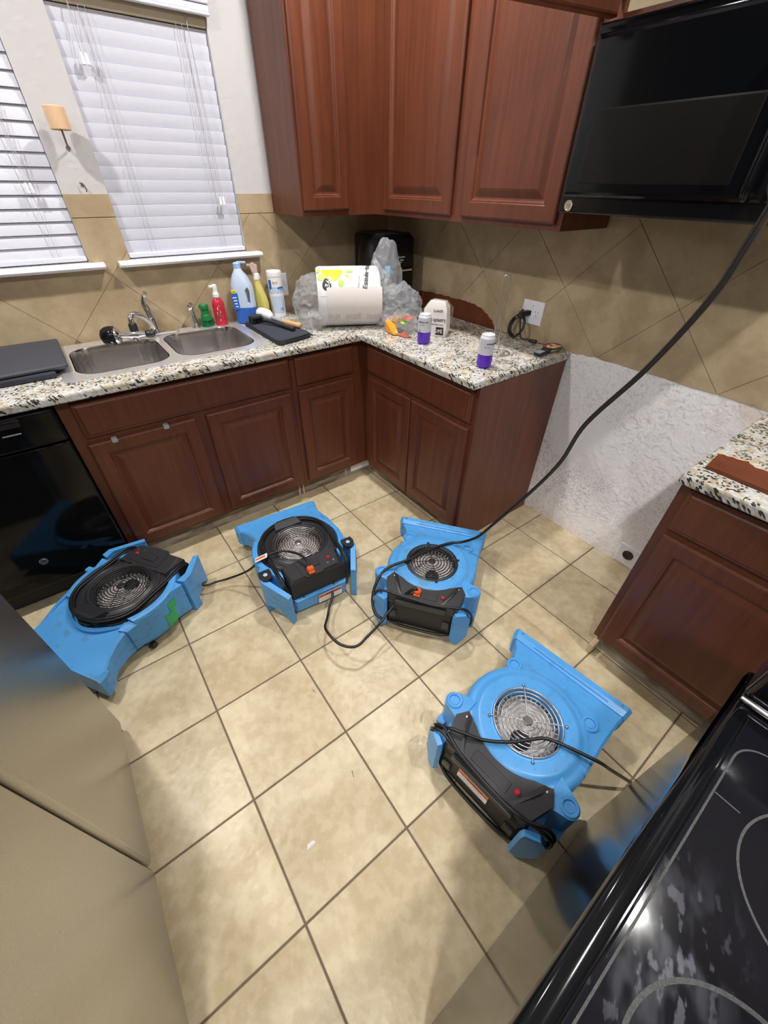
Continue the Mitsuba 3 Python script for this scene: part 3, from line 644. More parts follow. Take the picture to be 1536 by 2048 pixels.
vv = shellB.vertices.copy(); vv[:, 1] += np.maximum(vv[:, 1] - .17, 0) * .24; shellB = tm(vv, shellB.faces)
PB = mikit.ply(shellB, 'blue_dirty', 35)
Z1 = .2005
def fan_a(label, ox, oy, vx, vy, wire, spin, plate, rot=math.pi / 4):
    k = thing('air_mover', label, 'floor fan', None)
    a = math.atan2(vy, vx) - math.pi / 2
    W = rotz(a, (ox, oy, 0))
    add('housing', plate, None, k)
    for s in (-1, 1):
        add('stacking_boss', rings_boss(Z1 - .0015, (s * .201, -.118)), 'blue', k, 35)
        add('stacking_boss', rings_boss(.1785, (s * .140, .150)), 'blue', k, 35)
        add('lip_screw', lathe([(0, .1835), (.004, .183), (.005, .181), (0, .180)], 10, (s * .19, .293, -.0085)), 'screw', k)
    add('lip_rib', box(-.13, .15, .272, .276, .164, .1715, .001), 'blue', k)
    add('inlet_collar', lathe([(.1065, .12), (.1075, .198), (.110, .2018), (.114, .2022), (.117, .2006), (.117, .19)], 56), 'black_plastic' if wire == 'wire_black' else 'blue', k, 40)
    grill(k, .107, Z1 + .001, wire, rot)
    impeller(k, .115)
    # motor cover: concave black panel between the fins
    t = np.linspace(-2.27, -.87, 25)
    arc = [(.168 * math.cos(q), .168 * math.sin(q)) for q in t]
    arc[0] = (-.146, -.112); arc[-1] = (.150, -.112)
    top = Polygon(arc + [(.170, -.150), (.140, -.238), (-.140, -.238), (-.168, -.150)])
    mot = prism(top, .10, Z1 + .006)
    mc = add('motor_cover', mot, 'charcoal_plastic', k)
    add('motor_front', frommani(mhull([(s * .138, -.240, z) for s in (-1, 1) for z in (.035, .170)] + [(s * .128, -.246, z) for s in (-1, 1) for z in (.045, .160)] + [(s * .15, -.19, z) for s in (-1, 1) for z in (.035, .200)])), 'black_matte', k)
    add('recessed_panel', box(-.060, .062, -.222, -.186, Z1 + .005, Z1 + .0085, .002), 'black_plastic', mc)
    for u in (-.115, .115): add('ridge', hull([(u * 1.24, -.120, Z1 + .0075), (u * 1.1, -.122, Z1 + .007), (u * .70, -.226, Z1 + .006), (u * .8, -.232, Z1 + .006), (u * 1.1, -.16, Z1 + .014)]), 'charcoal_plastic', mc)
    add('step_strip', box(-.105, .105, -.252, -.238, .168, .192, .003), 'charcoal_plastic', k)
    add('reset_button', lathe([(0, Z1 + .016), (.006, Z1 + .0155), (.0085, Z1 + .013), (.0085, Z1 + .004), (0, Z1 + .004)], 18, (.083, -.196, 0)), 'red_button', k, 35, label='round red button')
    for u in (-.126, .126): add('corner_screw', lathe([(0, Z1 + .0085), (.004, Z1 + .008), (.005, Z1 + .005), (0, Z1 + .005)], 10, (u * 1.1, -.132, 0)), 'screw', k)
    for u in (-.112, .112): add('front_bracket', box(u - .016, u + .016, -.256, -.244, .085, .125, .004), 'black_plastic', k)
    for u in (-.15, .15):
        for v in (-.10, .15): add('rubber_foot', lathe([(0, 0), (.012, 0), (.014, .006), (.014, .030), (0, .030)], 14, (u, v, 0)), 'rubber', k, 35)
    return k, W
def wrap_a(off=0., dz=0.):
    z1, z0 = Z1 - .004 + dz, .055 + dz; y = -.226
    return [(-.208, -.205, .12), (-.196, y - .004, z1 - .012), (-.165, y, z1 + .010), (-.08, -.236, z1 + .016 + off), (.05, -.244, z1 + .016 + off), (.13, -.236, z1 + .018), (.180, -.222, z1 + .006), (.210, -.204, .15), (.210, -.203, .09), (.175, -.216, .046), (.10, -.250, .040), (-.10, -.252, .040), (-.165, -.220, .050), (-.209, -.203, .085)]
def loc(W, P): # world -> local
    Wi = np.linalg.inv(W); P = np.asarray(P, float); return P @ Wi[:3, :3].T + Wi[:3, 3]
def cordpart(name, k, P, r=.0052, n=8, **kw): return add(name, tube(smoothpath(P, 8), r, n), 'rubber', k, True, **kw)

# nearest fan, by the range
k, W = fan_a('nearest blue air mover, chrome grille, in front of the right cabinet', -1.144, -2.284, .993, .115, 'wire_chrome', .3, PA, math.radians(38))
P = loc(W, [(-.86, -2.66, .012), (-.93, -2.605, .03), (-.985, -2.565, .10), (-1.045, -2.515, .175), (-1.08, -2.476, .214), (-1.141, -2.362, .217), (-1.19, -2.325, .217), (-1.246, -2.292, .217), (-1.307, -2.239, .217), (-1.367, -2.156, .222)])
cordpart('power_cord', k, list(P) + wrap_a()[:], label='black power cord wrapped over the front fins')
cordpart('cord_turn', k, [p_ + np.array((0, .012 if abs(p_[0]) > .15 else -.004, .006)) for p_ in np.array(wrap_a(.004))])
sticker(k, .105, .040, frame((-.070, -.2525, .118), (1, 0, 0), (0, .10, .995), (0, -.995, .10)))
place_all(fan_keys(k), W)
# fan by the corner cabinet
k, W = fan_a('blue air mover with a black grille, near the bare white wall', -.924, -1.586, .800, .600, 'wire_black', .9, PAd, math.radians(20))
cordpart('cord_turn', k, wrap_a(), label='black cord wrapped round the front fins')
cordpart('cord_turn', k, [p_ + np.array((0, .010 if abs(p_[0]) > .15 else -.006, .007)) for p_ in np.array(wrap_a(.003))][8:])
def plug(k, at, W):
    q = loc(W, [at])[0]
    add('lit_socket', cat([lathe([(0, 0), (.015, 0), (.017, .006), (.016, .020), (.011, .026), (0, .026)], 16, q), box(q[0] - .014, q[0] + .014, q[1] - .020, q[1] + .010, q[2] - .002, q[2] + .012, .003)]), 'amber', k, 35, label='lit orange plug socket')
plug(k, (-1.098, -1.688, Z1 + .004), W)
place_all(fan_keys(k), W)
# black-faced fans
def fan_b(label, ox, oy, vx, vy, wire, cut=0):
    k = thing('air_mover', label, 'floor fan', None)
    W = rotz(math.atan2(vy, vx) - math.pi / 2, (ox, oy, 0))
    add('housing', PB, None, k)
    # scalloped black inlet plate
    t = np.arange(96) * 2 * np.pi / 96
    R = .185 + .005 * np.clip(np.sin(t * 9) * 3, -1, 1)
    plate = Polygon([(r_ * math.cos(q), r_ * math.sin(q)) for r_, q in zip(R, t)]).difference(Polygon([(.118 * math.cos(q), .118 * math.sin(q)) for q in t]))
    add('inlet_plate', prism(plate, .160, .189), 'black_plastic', k)
    add('inlet_cone', lathe([(.172, .184), (.168, .192), (.158, .196), (.135, .197), (.128, .203), (.122, .206), (.114, .204), (.1075, .192), (.106, .11)], 64), 'black_plastic', k, 40)
    add('cone_step', lathe([(.150, .196), (.150, .200), (.142, .2015), (.138, .197)], 64), 'charcoal_plastic', k, 40)
    grill(k, .106, .200, wire, math.radians(28), 8)
    impeller(k, .112)
    mb = add('motor_box', frommani(mhull([(s * u, v, z) for s in (-1, 1) for u, v, z in ((.125, -.115, .205), (.105, -.215, .205), (.118, -.200, .200), (.13, -.115, .19), (.126, -.225, .188), (.130, -.232, .085), (.135, -.12, .085))]) - cyl(.112, .05, .4)), 'black_matte', k)
    add('control_plate', prism(Polygon([(-.062, -.135), (.095, -.135), (.100, -.20), (.090, -.212), (.030, -.212), (.022, -.222), (-.045, -.222), (-.055, -.21)]).buffer(.006), .204, .2078), 'charcoal_plastic', mb)
    add('outlet_socket', cat([box(-.028, .032, -.185, -.15, .2075, .2125, .002), box(-.020, -.002, -.178, -.157, .2120, .2135, .001), box(.006, .024, -.178, -.157, .2120, .2135, .001)]), 'black_matte', mb)
    add('reset_button', lathe([(0, .217), (.006, .2165), (.009, .213), (.009, .206), (0, .206)], 16, (.076, -.168, 0)), 'red_button', k, 35, label='round red button')
    for u, v in ((.062, -.195), (.092, -.19)): add('plate_screw', lathe([(0, .2105), (.0035, .210), (.0045, .207), (0, .207)], 10, (u, v, 0)), 'screw', k)
    for q in (.35, 1.2, 2.3, 3.0): add('plate_screw', lathe([(0, .1905), (.004, .190), (.006, .186), (0, .186)], 12, (.163 * math.cos(q), .163 * math.sin(q), 0)), 'screw', k)
    add('top_hood', frommani(mhull([(s * u, v, z) for s in (-1, 1) for u, v, z in ((.06, .168, .186), (.045, .178, .186), (.054, .162, .222), (.040, .172, .220), (.066, .122, .212), (.07, .118, .19))])), 'black_plastic', k)
    add('front_bracket', box(-.085, -.079, -.2385, -.232, .100, .115, .001), 'charcoal_plastic', k); add('front_bracket', box(.060, .066, -.2385, -.232, .100, .115, .001), 'charcoal_plastic', k)
    lower = frommani(mhull([(s * u, v, z) for s in (-1, 1) for u, v, z in ((.132, -.215, .022), (.118, -.240, .028), (.118, -.246, .10), (.138, -.215, .105), (.14, -.13, .022), (.14, -.13, .105))]))
    add('lower_cover', lower, 'blue_dirty', k, 30)
    return k, W
def racetrack(z, e, n=24):
    # cord wound round the top hood and the motor box
    P = []
    for q in np.linspace(0, math.pi, 11): P.append(((.150 + e) * math.cos(q), .045 + (.125 + e) * math.sin(q), z + .006))
    P += [(-.150 - e, -.08, z), (-.146 - e, -.18, z - .004), (-.138 - e, -.222, z - .05)]
    P += [(-.120, -.205, .060), (-.08, -.19, .045), (.08, -.19, .045), (.120, -.205, .060), (.138 + e, -.222, z - .05), (.146 + e, -.18, z - .004), (.150 + e, -.08, z)]
    return P
def dfoot(k, s):
    P = Polygon([(s * .178, -.100), (s * .222, -.100), (s * .2245, -.125), (s * .215, -.148), (s * .2, -.155), (s * .184, -.148), (s * .177, -.125)])
    f = add('rubber_foot', prism(P.buffer(.004), .196, .209), 'rubber', k)
    add('foot_hole', lathe([(.0, .2098), (.0095, .2098), (.0095, .209), (0, .209)], 18, (s * .2, -.124, 0)), 'pale_blue', f)
k, W = fan_b('black-faced blue air mover with a chrome grille, standing in front of the sink cabinet', -1.353, -1.119, .087, .996, 'wire_chrome')
for s in (-1, 1): dfoot(k, s)
for i, (z, e) in enumerate(((.198, 0.), (.200, .010), (.207, .004))): add('cord_turn', tube(smoothpath(racetrack(z, e), 4, True), .0050, 8, True), 'rubber', k, True)
sticker(k, .115, .052, frame((-.020, -.2472, .034), (1, 0, 0), (0, -.06, .998), (0, -.998, -.06)))
plug(k, (-1.395, -1.322, .212), W)
cordpart('power_cord', k, loc(W, [(-1.30, -1.31, .11), (-1.335, -1.385, .07), (-1.372, -1.42, .055), (-1.41, -1.465, .05), (-1.452, -1.523, .085), (-1.462, -1.565, .10), (-1.458, -1.612, .10), (-1.445, -1.648, .10), (-1.420, -1.676, .10), (-1.392, -1.690, .108), (-1.352, -1.686, .12), (-1.305, -1.677, .125), (-1.265, -1.664, .125), (-1.218, -1.652, .14), (-1.165, -1.650, .175), (-1.13, -1.665, .215), (-1.108, -1.680, .236), (-1.099, -1.688, .228)]), .0056, label='black power cord looping to the next fan')
place_all(fan_keys(k), W)
k, W = fan_b('black-faced blue air mover marked with green paint, between the dishwasher and the refrigerator', -2.074, -.919, -.834, -.552, 'wire_black')
for i, (z, e) in enumerate(((.198, 0.), (.200, .010), (.207, .004))): add('cord_turn', tube(smoothpath(racetrack(z, e), 4, True), .0050, 8, True), 'rubber', k, True)
cordpart('power_cord', k, loc(W, [(-1.80, -.90, .10), (-1.79, -.96, .06), (-1.775, -.975, .05), (-1.735, -.985, .055), (-1.675, -1.01, .065), (-1.60, -1.08, .13), (-1.54, -1.125, .205), (-1.50, -1.137, .226), (-1.455, -1.155, .232), (-1.42, -1.19, .236), (-1.395, -1.25, .246), (-1.392, -1.30, .244), (-1.395, -1.318, .232)]), .0052, label='black power cord running to the next fan')
tg = loc(W, [(-1.536, -1.127, .212)])[0]
ta = frame(tg, (0, 0, 0), (0, 0, 0), (0, 0, 1)); 
d_ = loc(W, [(-1.49, -1.142, .225)])[0] - loc(W, [(-1.565, -1.108, .19)])[0]; d_ /= np.linalg.norm(d_); n_ = np.cross([0, 0, 1], d_); n_ /= np.linalg.norm(n_)
TM = frame(tg - d_ * .03 - n_ * .014, d_, n_, np.cross(d_, n_))
tk = add('cord_tag', apply(cat([box(0, .06, 0, .028, .004, .0052)]), TM), 'sticker_white', k, label='folded white cord tag with an orange stripe')
add('orange_band', apply(box(.003, .050, .009, .020, .0052, .0058), TM), 'sticker_orange', tk)
# green spray mark on the side wall
for (u0, u1, v0, v1, z0, z1) in ((.1995, .2022, -.050, -.008, .118, .160), (.1995, .2022, -.030, .020, .050, .116)):
    ang = np.linspace(math.atan2(v0, .2), math.atan2(v1, .2), 9); rr = np.random.default_rng(int(z0 * 1000))
    V, F = [], []
    for i, q in enumerate(ang):
        j1, j2 = rr.uniform(-.006, .006, 2)
        for z in (z0 + j1, z1 + j2): V.append((-.2186 * math.cos(q), .2186 * math.sin(q), z))
    for i in range(8): F += [[2 * i, 2 * i + 1, 2 * i + 3], [2 * i, 2 * i + 3, 2 * i + 2]]
    add('paint_mark', tm(V, F), 'green_paint', k, label='bright green paint mark')
add('side_clip', box(.205, .236, -.045, -.018, .165, .192, .005), 'blue', k, 30)
add('caster', lathe([(0, -.010), (.012, -.010), (.014, -.006), (.014, .006), (.012, .010), (0, .010)], 16) if False else apply(lathe([(0, -.010), (.012, -.010), (.014, -.006), (.014, .006), (.012, .010), (0, .010)], 16), frame((-.185, .10, .014), (0, 1, 0), (0, 0, 1), (1, 0, 0))), 'rubber', k, 35)
place_all(fan_keys(k), W)
# long extension cord hanging into the picture from the upper right
P = [(-.03, -3.80, 1.08), (-.10, -3.79, 1.08), (-.50, -3.70, 1.12), (-1.0, -3.40, 1.32), (-1.30, -2.95, 1.49), (-1.25, -2.45, 1.555), (-1.148, -2.258, 1.532), (-1.12, -2.245, 1.503), (-1.055, -2.221, 1.463), (-.959, -2.178, 1.37), (-.867, -2.092, 1.206), (-.809, -1.981, 1.01), (-.73, -1.91, .822), (-.689, -1.818, .627), (-.700, -1.70, .387), (-.712, -1.648, .285), (-.735, -1.590, .222), (-.785, -1.550, .209), (-.888, -1.531, .213), (-1.016, -1.523, .216), (-1.116, -1.507, .213), (-1.185, -1.522, .185), (-1.232, -1.555, .135), (-1.250, -1.60, .10), (-1.235, -1.64, .085)]
add('extension_cord', tube(smoothpath(P, 10), .0062, 10), 'rubber', None, True, label='thick black cord hanging from the upper right down to the fan by the bare wall', cat_='power cord')
# ------------------------------------------------------------------ sink and things on the worktop
k = thing('sink', 'double-bowl stainless steel sink set into the granite worktop', 'sink')
RX = (-1.940, -1.085, -.544, -.022)
def rrect(x0, x1, y0, y1, r, n=8): return Polygon(sbox(x0 + r, y0 + r, x1 - r, y1 - r).buffer(r, n))
BL, BR = rrect(-1.885, -1.532, -.495, -.108, .085), rrect(-1.492, -1.140, -.495, -.108, .085)
rim = rrect(*RX, .035)
top = rim.difference(BL).difference(BR)
add('rim', cat([prism(top.buffer(-.004), ZC + .0005, ZC + .0042), prism(rim.difference(rrect(RX[0] + .006, RX[1] - .006, RX[2] + .006, RX[3] - .006, .03)), ZC + .0002, ZC + .0030)]), 'steel_rim', k, 30)
def bowl(P, depth):
    q = np.array(P.exterior.coords)[:-1]; n = len(q); V, F = [], []
    cx = q.mean(0)
    lv = [(1.0, ZC + .004), (.985, ZC - .004), (.965, ZC - .03), (.94, ZC - depth + .03), (.92, ZC - depth + .012), (.86, ZC - depth + .002), (.2, ZC - depth), (.12, ZC - depth - .004)]
    for s_, z in lv: V.append(np.c_[cx + (q - cx) * s_, np.full(n, z)])
    V = np.vstack(V + [np.array([[cx[0], cx[1], ZC - depth - .004]])])
    for i in range(len(lv) - 1):
        for a in range(n):
            b = (a + 1) % n; F += [[i * n + a, (i + 1) * n + b, i * n + b], [i * n + a, (i + 1) * n + a, (i + 1) * n + b]]
    for a in range(n): F.append([(len(lv) - 1) * n + a, len(V) - 1, (len(lv) - 1) * n + (a + 1) % n])
    return tm(V, F), cx
for P_, d_ in ((BL, .19), (BR, .17)):
    m, c = bowl(P_, d_); bk = add('bowl', m, 'steel', k, True)
    add('drain', lathe([(0, ZC - d_ - .003), (.030, ZC - d_ - .003), (.034, ZC - d_ + .002), (.043, ZC - d_ + .003), (.046, ZC - d_)], 28, (c[0], c[1], 0)), 'chrome', bk, 30)
k = thing('faucet', 'chrome kitchen faucet with curved spout and tall lever behind the sink', 'faucet')
zt = ZC + .0045
add('deck_plate', prism(rrect(-1.635, -1.385, -.082, -.032, .024), zt, zt + .007), 'chrome', k)
add('body', lathe([(.027, zt + .006), (.026, zt + .012), (.022, zt + .03), (.020, zt + .06), (.019, zt + .075), (.0, zt + .078)], 24, (-1.500, -.056, 0)), 'chrome', k, 40)
add('spout', tube(smoothpath([(-1.500, -.060, zt + .02), (-1.512, -.085, zt + .055), (-1.540, -.125, zt + .095), (-1.570, -.160, zt + .118), (-1.592, -.185, zt + .122), (-1.604, -.200, zt + .112), (-1.606, -.204, zt + .085)], 6), [.0135] * 20 + [.0125] * 10 + [.0125] * 7, 12), 'chrome', k, True)
add('lever', tube(smoothpath([(-1.498, -.052, zt + .07), (-1.502, -.042, zt + .105), (-1.508, -.040, zt + .135), (-1.500, -.046, zt + .165), (-1.490, -.058, zt + .183)], 6), np.interp(np.linspace(0, 1, 25), [0, .25, .5, .8, 1], [.017, .019, .014, .0075, .010]), 12), 'chrome', k, True)
add('aerator', lathe([(0, zt + .060), (.016, zt + .060), (.018, zt + .066), (.018, zt + .090), (.013, zt + .096), (0, zt + .096)], 20, (-1.606, -.204, 0)), 'black_plastic', k, 40)
k = thing('water_filter', 'black and chrome faucet-mounted water filter with a round black dome', 'water filter')
zf = zt + .048; ax = frame((-1.612, -.210, zf), (.93, -.36, 0), (.36, .93, 0), (0, 0, 1))
hz = ax @ frame((0, 0, 0), (0, 1, 0), (0, 0, 1), (1, 0, 0))     # z of the lathe runs along the arm
add('dome', apply(lathe([(0, -.142), (.016, -.140), (.030, -.132), (.039, -.116), (.042, -.096), (.041, -.080), (.030, -.072), (0, -.070)], 28), hz), 'enamel_soft', k, True)
add('collar', apply(lathe([(.033, -.084), (.036, -.078), (.034, -.066), (.020, -.058), (.0, -.056)], 28), hz), 'chrome', k, 40)
add('arm', apply(lathe([(0, -.062), (.011, -.060), (.0125, -.03), (.0165, -.012), (.0165, .016), (.012, .03), (.0095, .055), (0, .056)], 20), hz), 'chrome', k, 40)
add('knob', apply(lathe([(0, .046), (.014, .048), (.017, .058), (.016, .074), (.010, .086), (0, .088)], 20), hz), 'black_plastic', k, True)
add('outlet_nozzle', lathe([(0, zf - .026), (.010, zf - .026), (.012, zf - .012), (.010, zf + .0), (0, zf)], 16, (-1.615, -.212, 0)), 'chrome', k, 40)
text('filter', .006, hz @ frame((-.008, -.0425, -.100), (0, 0, 1), (1, 0, 0), (0, -1, 0)), .0005, False, 'ink_white', k) if False else None
k = thing('side_sprayer', 'slim chrome side sprayer standing on the sink deck', 'sprayer')
sx, sy = -1.297, -.052
add('base', lathe([(.022, zt), (.022, zt + .004), (.016, zt + .012), (.013, zt + .02), (0, zt + .02)], 20, (sx, sy, 0)), 'chrome', k, 40)
add('handle', tube(smoothpath([(sx, sy, zt + .012), (sx - .003, sy, zt + .05), (sx - .008, sy, zt + .085), (sx - .009, sy - .004, zt + .100), (sx - .002, sy - .016, zt + .110)], 6), np.interp(np.linspace(0, 1, 25), [0, .3, .65, .85, 1], [.014, .012, .0165, .0165, .012]), 12), 'chrome', k, True)
k = thing('dish_brush', 'small green palm dish brush with clear soap reservoir, left of the red soap', 'dish brush')
bx, by = -1.240, -.062
add('cap', lathe([(0, zt + .106), (.020, zt + .105), (.024, zt + .100), (.024, zt + .086), (.020, zt + .082), (0, zt + .082)], 24, (bx, by, 0)), 'green_brush', k, 40)
add('reservoir', lathe([(.019, zt + .082), (.019, zt + .060), (.023, zt + .055), (.0, zt + .055)], 24, (bx, by, 0)), 'green_brush', k, 40)
add('brush_body', lathe([(0, zt + .058), (.023, zt + .056), (.026, zt + .048), (.028, zt + .030), (.0, zt + .028)], 24, (bx, by, 0)), 'green_brush', k, 40)
rb = np.random.default_rng(5)
add('bristles', cat([tube([(bx + .024 * math.sqrt(a) * math.cos(b), by + .024 * math.sqrt(a) * math.sin(b), zt + .030), (bx + .031 * math.sqrt(a) * math.cos(b), by + .031 * math.sqrt(a) * math.sin(b), zt + .001)], .0016, 4) for a, b in zip(rb.uniform(.1, 1, 90), rb.uniform(0, 6.28, 90))]), 'green_brush', k, kind='stuff')
k = thing('soap_bottle', 'red foaming hand soap bottle with a white pump, beside the green brush', 'soap bottle')
bx, by = -1.168, -.078
add('bottle', lathe([(0, zt), (.026, zt), (.029, zt + .004), (.029, zt + .095), (.027, zt + .110), (.020, zt + .124), (.013, zt + .131), (.013, zt + .136), (0, zt + .136)], 28, (bx, by, 0), 1.08, .85), 'red_soap', k, 40)
add('collar', lathe([(.0155, zt + .132), (.0165, zt + .136), (.0165, zt + .148), (.013, zt + .152), (.0105, zt + .166), (0, zt + .166)], 20, (bx, by, 0)), 'white_plastic', k, 40)
add('pump_head', cat([lathe([(0, zt + .165), (.012, zt + .165), (.0125, zt + .186), (.009, zt + .191), (0, zt + .191)], 18, (bx, by, 0)), box(bx - .028, bx, by - .009, by + .006, zt + .177, zt + .188, .003)]), 'white_plastic', k, 40)
FB = lambda x, y, z: frame((x, y, z), (.90, -.436, 0), (0, 0, 1), (-.436, -.90, 0))      # upright print facing the camera
cc = (bx - .436 * .0265, by - .90 * .0265)
add('label_dot', apply(prism(Polygon([(.0085 * math.cos(q), .0085 * math.sin(q)) for q in np.arange(10) * .6283]), -.006, .0012), FB(cc[0], cc[1], zt + .050)), 'brown_metal', k)
for dx_, dz_, h_ in ((-.004, .075, .016), (-.010, .058, .008), (.006, .062, .008), (-.001, .022, .011), (.004, .092, .006)):
    add('label_mark', apply(prism(Polygon([(0, 0), (.0035, .001), (.0025, h_ * .6), (.005, h_), (.001, h_ * .9)]), -.005, .0012), FB(cc[0] + dx_ * .9, cc[1] - dx_ * .4, zt + dz_)), 'paper', k)
# glass-cleaner jug
k = thing('cleaner_jug', 'big pale blue jug of cleaner with handle, a third full of blue liquid', 'bottle')
jx, jy = -1.030, -.098
J = frame((jx, jy, ZC), (.86, -.51, 0), (.51, .86, 0), (0, 0, 1)); 
def oval(levels, M_, n=32, pw=2.6):
    V, F = [], []
    t = np.arange(n) * 2 * np.pi / n
    for a_, b_, z, ox in levels:
        c_, s_ = np.cos(t), np.sin(t)
        V.append(np.c_[ox + a_ * np.sign(c_) * np.abs(c_) ** (2 / pw), b_ * np.sign(s_) * np.abs(s_) ** (2 / pw), np.full(n, z)])
    m_ = len(V); V = np.vstack(V)
    for i in range(m_ - 1):
        for q in range(n):
            l_ = (q + 1) % n; F += [[i * n + q, i * n + l_, (i + 1) * n + l_], [i * n + q, (i + 1) * n + l_, (i + 1) * n + q]]
    F += [[0, q + 1, q] for q in range(1, n - 1)] + [[(m_ - 1) * n, (m_ - 1) * n + q, (m_ - 1) * n + q + 1] for q in range(1, n - 1)]
    return apply(tm(V, F), M_)
add('liquid', oval([(.050, .036, .0, 0), (.056, .042, .005, 0), (.056, .042, .082, 0)], J), 'blue_liquid', k, 40)
upper = mani(oval([(.056, .042, .080, 0), (.056, .042, .150, 0), (.053, .040, .185, -.002), (.038, .032, .225, -.004), (.020, .019, .250, -.006), (.016, .016, .262, -.006)], np.eye(4)))
hole = m3.Manifold.hull_points(np.array([(x_, y_, z_) for y_ in (-.08, .08) for x_, z_ in ((.022, .105), (.036, .100), (.040, .160), (.032, .178), (.018, .165))]))
add('jug', apply(frommani(upper - hole), J), 'blue_jug', k, 40)
add('cap', lathe([(0, .285), (.015, .284), (.0185, .280), (.0185, .260), (0, .258)], 20, J[:3, 3] + J[:3, 0] * -.006), 'pale_blue', k, 40)
add('spout', apply(cat([box(-.006, .040, -.006, .006, .279, .289, .003)]), J), 'pale_blue', k, 30)
FJ = J @ frame((0, -.0425, 0), (1, 0, 0), (0, 0, 1), (0, -1, 0))
lb = add('label', apply(box(-.054, -.022, .075, .152, -.004, .0008, .001), FJ), 'blue_label', k, label='blue printed label')
add('yellow_patch', apply(box(-.052, -.030, .150, .166, -.004, .0010, .001), FJ), 'yellow_label', k)
text('1.8', .008, FJ @ frame((-.050, .154, .001), (1, 0, 0), (0, 1, 0), (0, 0, 1)), .0004, True, 'ink_black', k)
for q in range(4): add('label_mark', apply(box(-.050 + .003 * q, -.030 + .002 * (q % 2), .128 - .014 * q, .133 - .014 * q, .0006, .0012), FJ), 'ink_white', lb)
# spray bottle
k = thing('spray_bottle', 'narrow yellow spray bottle between the blue jug and the wipes canister', 'bottle')
S_ = frame((-.930, -.085, ZC), (.85, -.53, 0), (.53, .85, 0), (0, 0, 1))
add('liquid', oval([(.032, .022, 0, 0), (.036, .026, .004, 0), (.036, .026, .062, 0)], S_), 'yellow_liquid', k, 40)
add('bottle', oval([(.036, .026, .060, 0), (.036, .026, .085, 0), (.030, .023, .125, -.003), (.020, .018, .165, -.006), (.014, .014, .185, -.007), (.013, .013, .200, -.007)], S_), 'yellow_clear', k, 40)
add('neck', lathe([(.0, .198), (.017, .198), (.017, .222), (.012, .228), (0, .228)], 18, S_[:3, 3] + S_[:3, 0] * -.007), 'white_plastic', k, 40)
add('sprayer', apply(cat([hull([(x_, y_, z_) for y_ in (-.010, .010) for x_, z_ in ((-.022, .225), (.002, .225), (.004, .262), (-.020, .275), (-.034, .268))]), box(-.048, -.028, -.005, .005, .258, .268, .002)]), S_), 'pink_plastic', k, 30)
add('label', apply(box(-.026, .028, .010, .034, .0245, .0268, .001), S_ @ frame((0, 0, 0), (1, 0, 0), (0, 0, 1), (0, -1, 0))), 'paper', k)
for q in range(4): add('label_mark', apply(box(-.022 + .011 * q, -.016 + .011 * q, .012, .031, .0266, .0272), S_ @ frame((0, 0, 0), (1, 0, 0), (0, 0, 1), (0, -1, 0))), 'tan_film', k)
# wipes canister
k = thing('wipes_canister', 'white and blue disinfecting wipes canister in front of the wall outlet', 'canister')
wx, wy = -.835, -.078
add('can', lathe([(0, ZC), (.037, ZC), (.0395, ZC + .004), (.0395, ZC + .205), (0, ZC + .205)], 36, (wx, wy, 0)), 'white_plastic', k, 40)
add('lid', lathe([(.041, ZC + .205), (.0415, ZC + .222), (.038, ZC + .230), (.020, ZC + .231), (.018, ZC + .228), (0, ZC + .228)], 36, (wx, wy, 0)), 'white_plastic', k, 40)
def band(parent, name, a0, a1, z0, z1, r, mat, x, y, n=14, **kw):
    t = np.radians(np.linspace(a0, a1, n)); V, F = [], []
    for q in t:
        for z in (z0, z1): V.append((x + r * math.cos(q), y + r * math.sin(q), z))
    for i in range(n - 1): F += [[2 * i, 2 * i + 2, 2 * i + 3], [2 * i, 2 * i + 3, 2 * i + 1]]
    return add(name, tm(V, F), mat, parent, True, **kw)
lb = band(k, 'label_band', 150, 330, ZC + .125, ZC + .155, .0399, 'pale_blue', wx, wy)
band(k, 'label_corner', 190, 215, ZC + .142, ZC + .190, .0400, 'blue_label', wx, wy)
band(k, 'label_band', 262, 318, ZC + .138, ZC + .156, .0402, 'blue_label', wx, wy)
band(k, 'label_panel', 200, 320, ZC + .025, ZC + .112, .0399, 'blue_jug', wx, wy)
def on_can(txt, ang, z, h, r, x, y, mat, parent, bold=True, squash=1.0):
    m = meshkit.text_mesh(txt, h, .0004, bold); v = m.vertices.copy(); w = v[:, 0].max()
    th = math.radians(ang) + (v[:, 0] - w / 2) / r; rr_ = r + v[:, 2] + .0003
    m.vertices = np.c_[x + rr_ * np.cos(th), y + rr_ * np.sin(th), z + v[:, 1] * squash]; return add('lettering', m, mat, parent)
on_can('WIPES', 252, ZC + .128, .018, .0402, wx, wy, 'ink_white', k)
band(k, 'logo_oval', 226, 262, ZC + .168, ZC + .186, .0400, 'ink_white', wx, wy)
on_can('CLX', 244, ZC + .172, .010, .0402, wx, wy, 'red_film', k)
on_can('75', 275, ZC + .040, .012, .0402, wx, wy, 'blue_label', k)
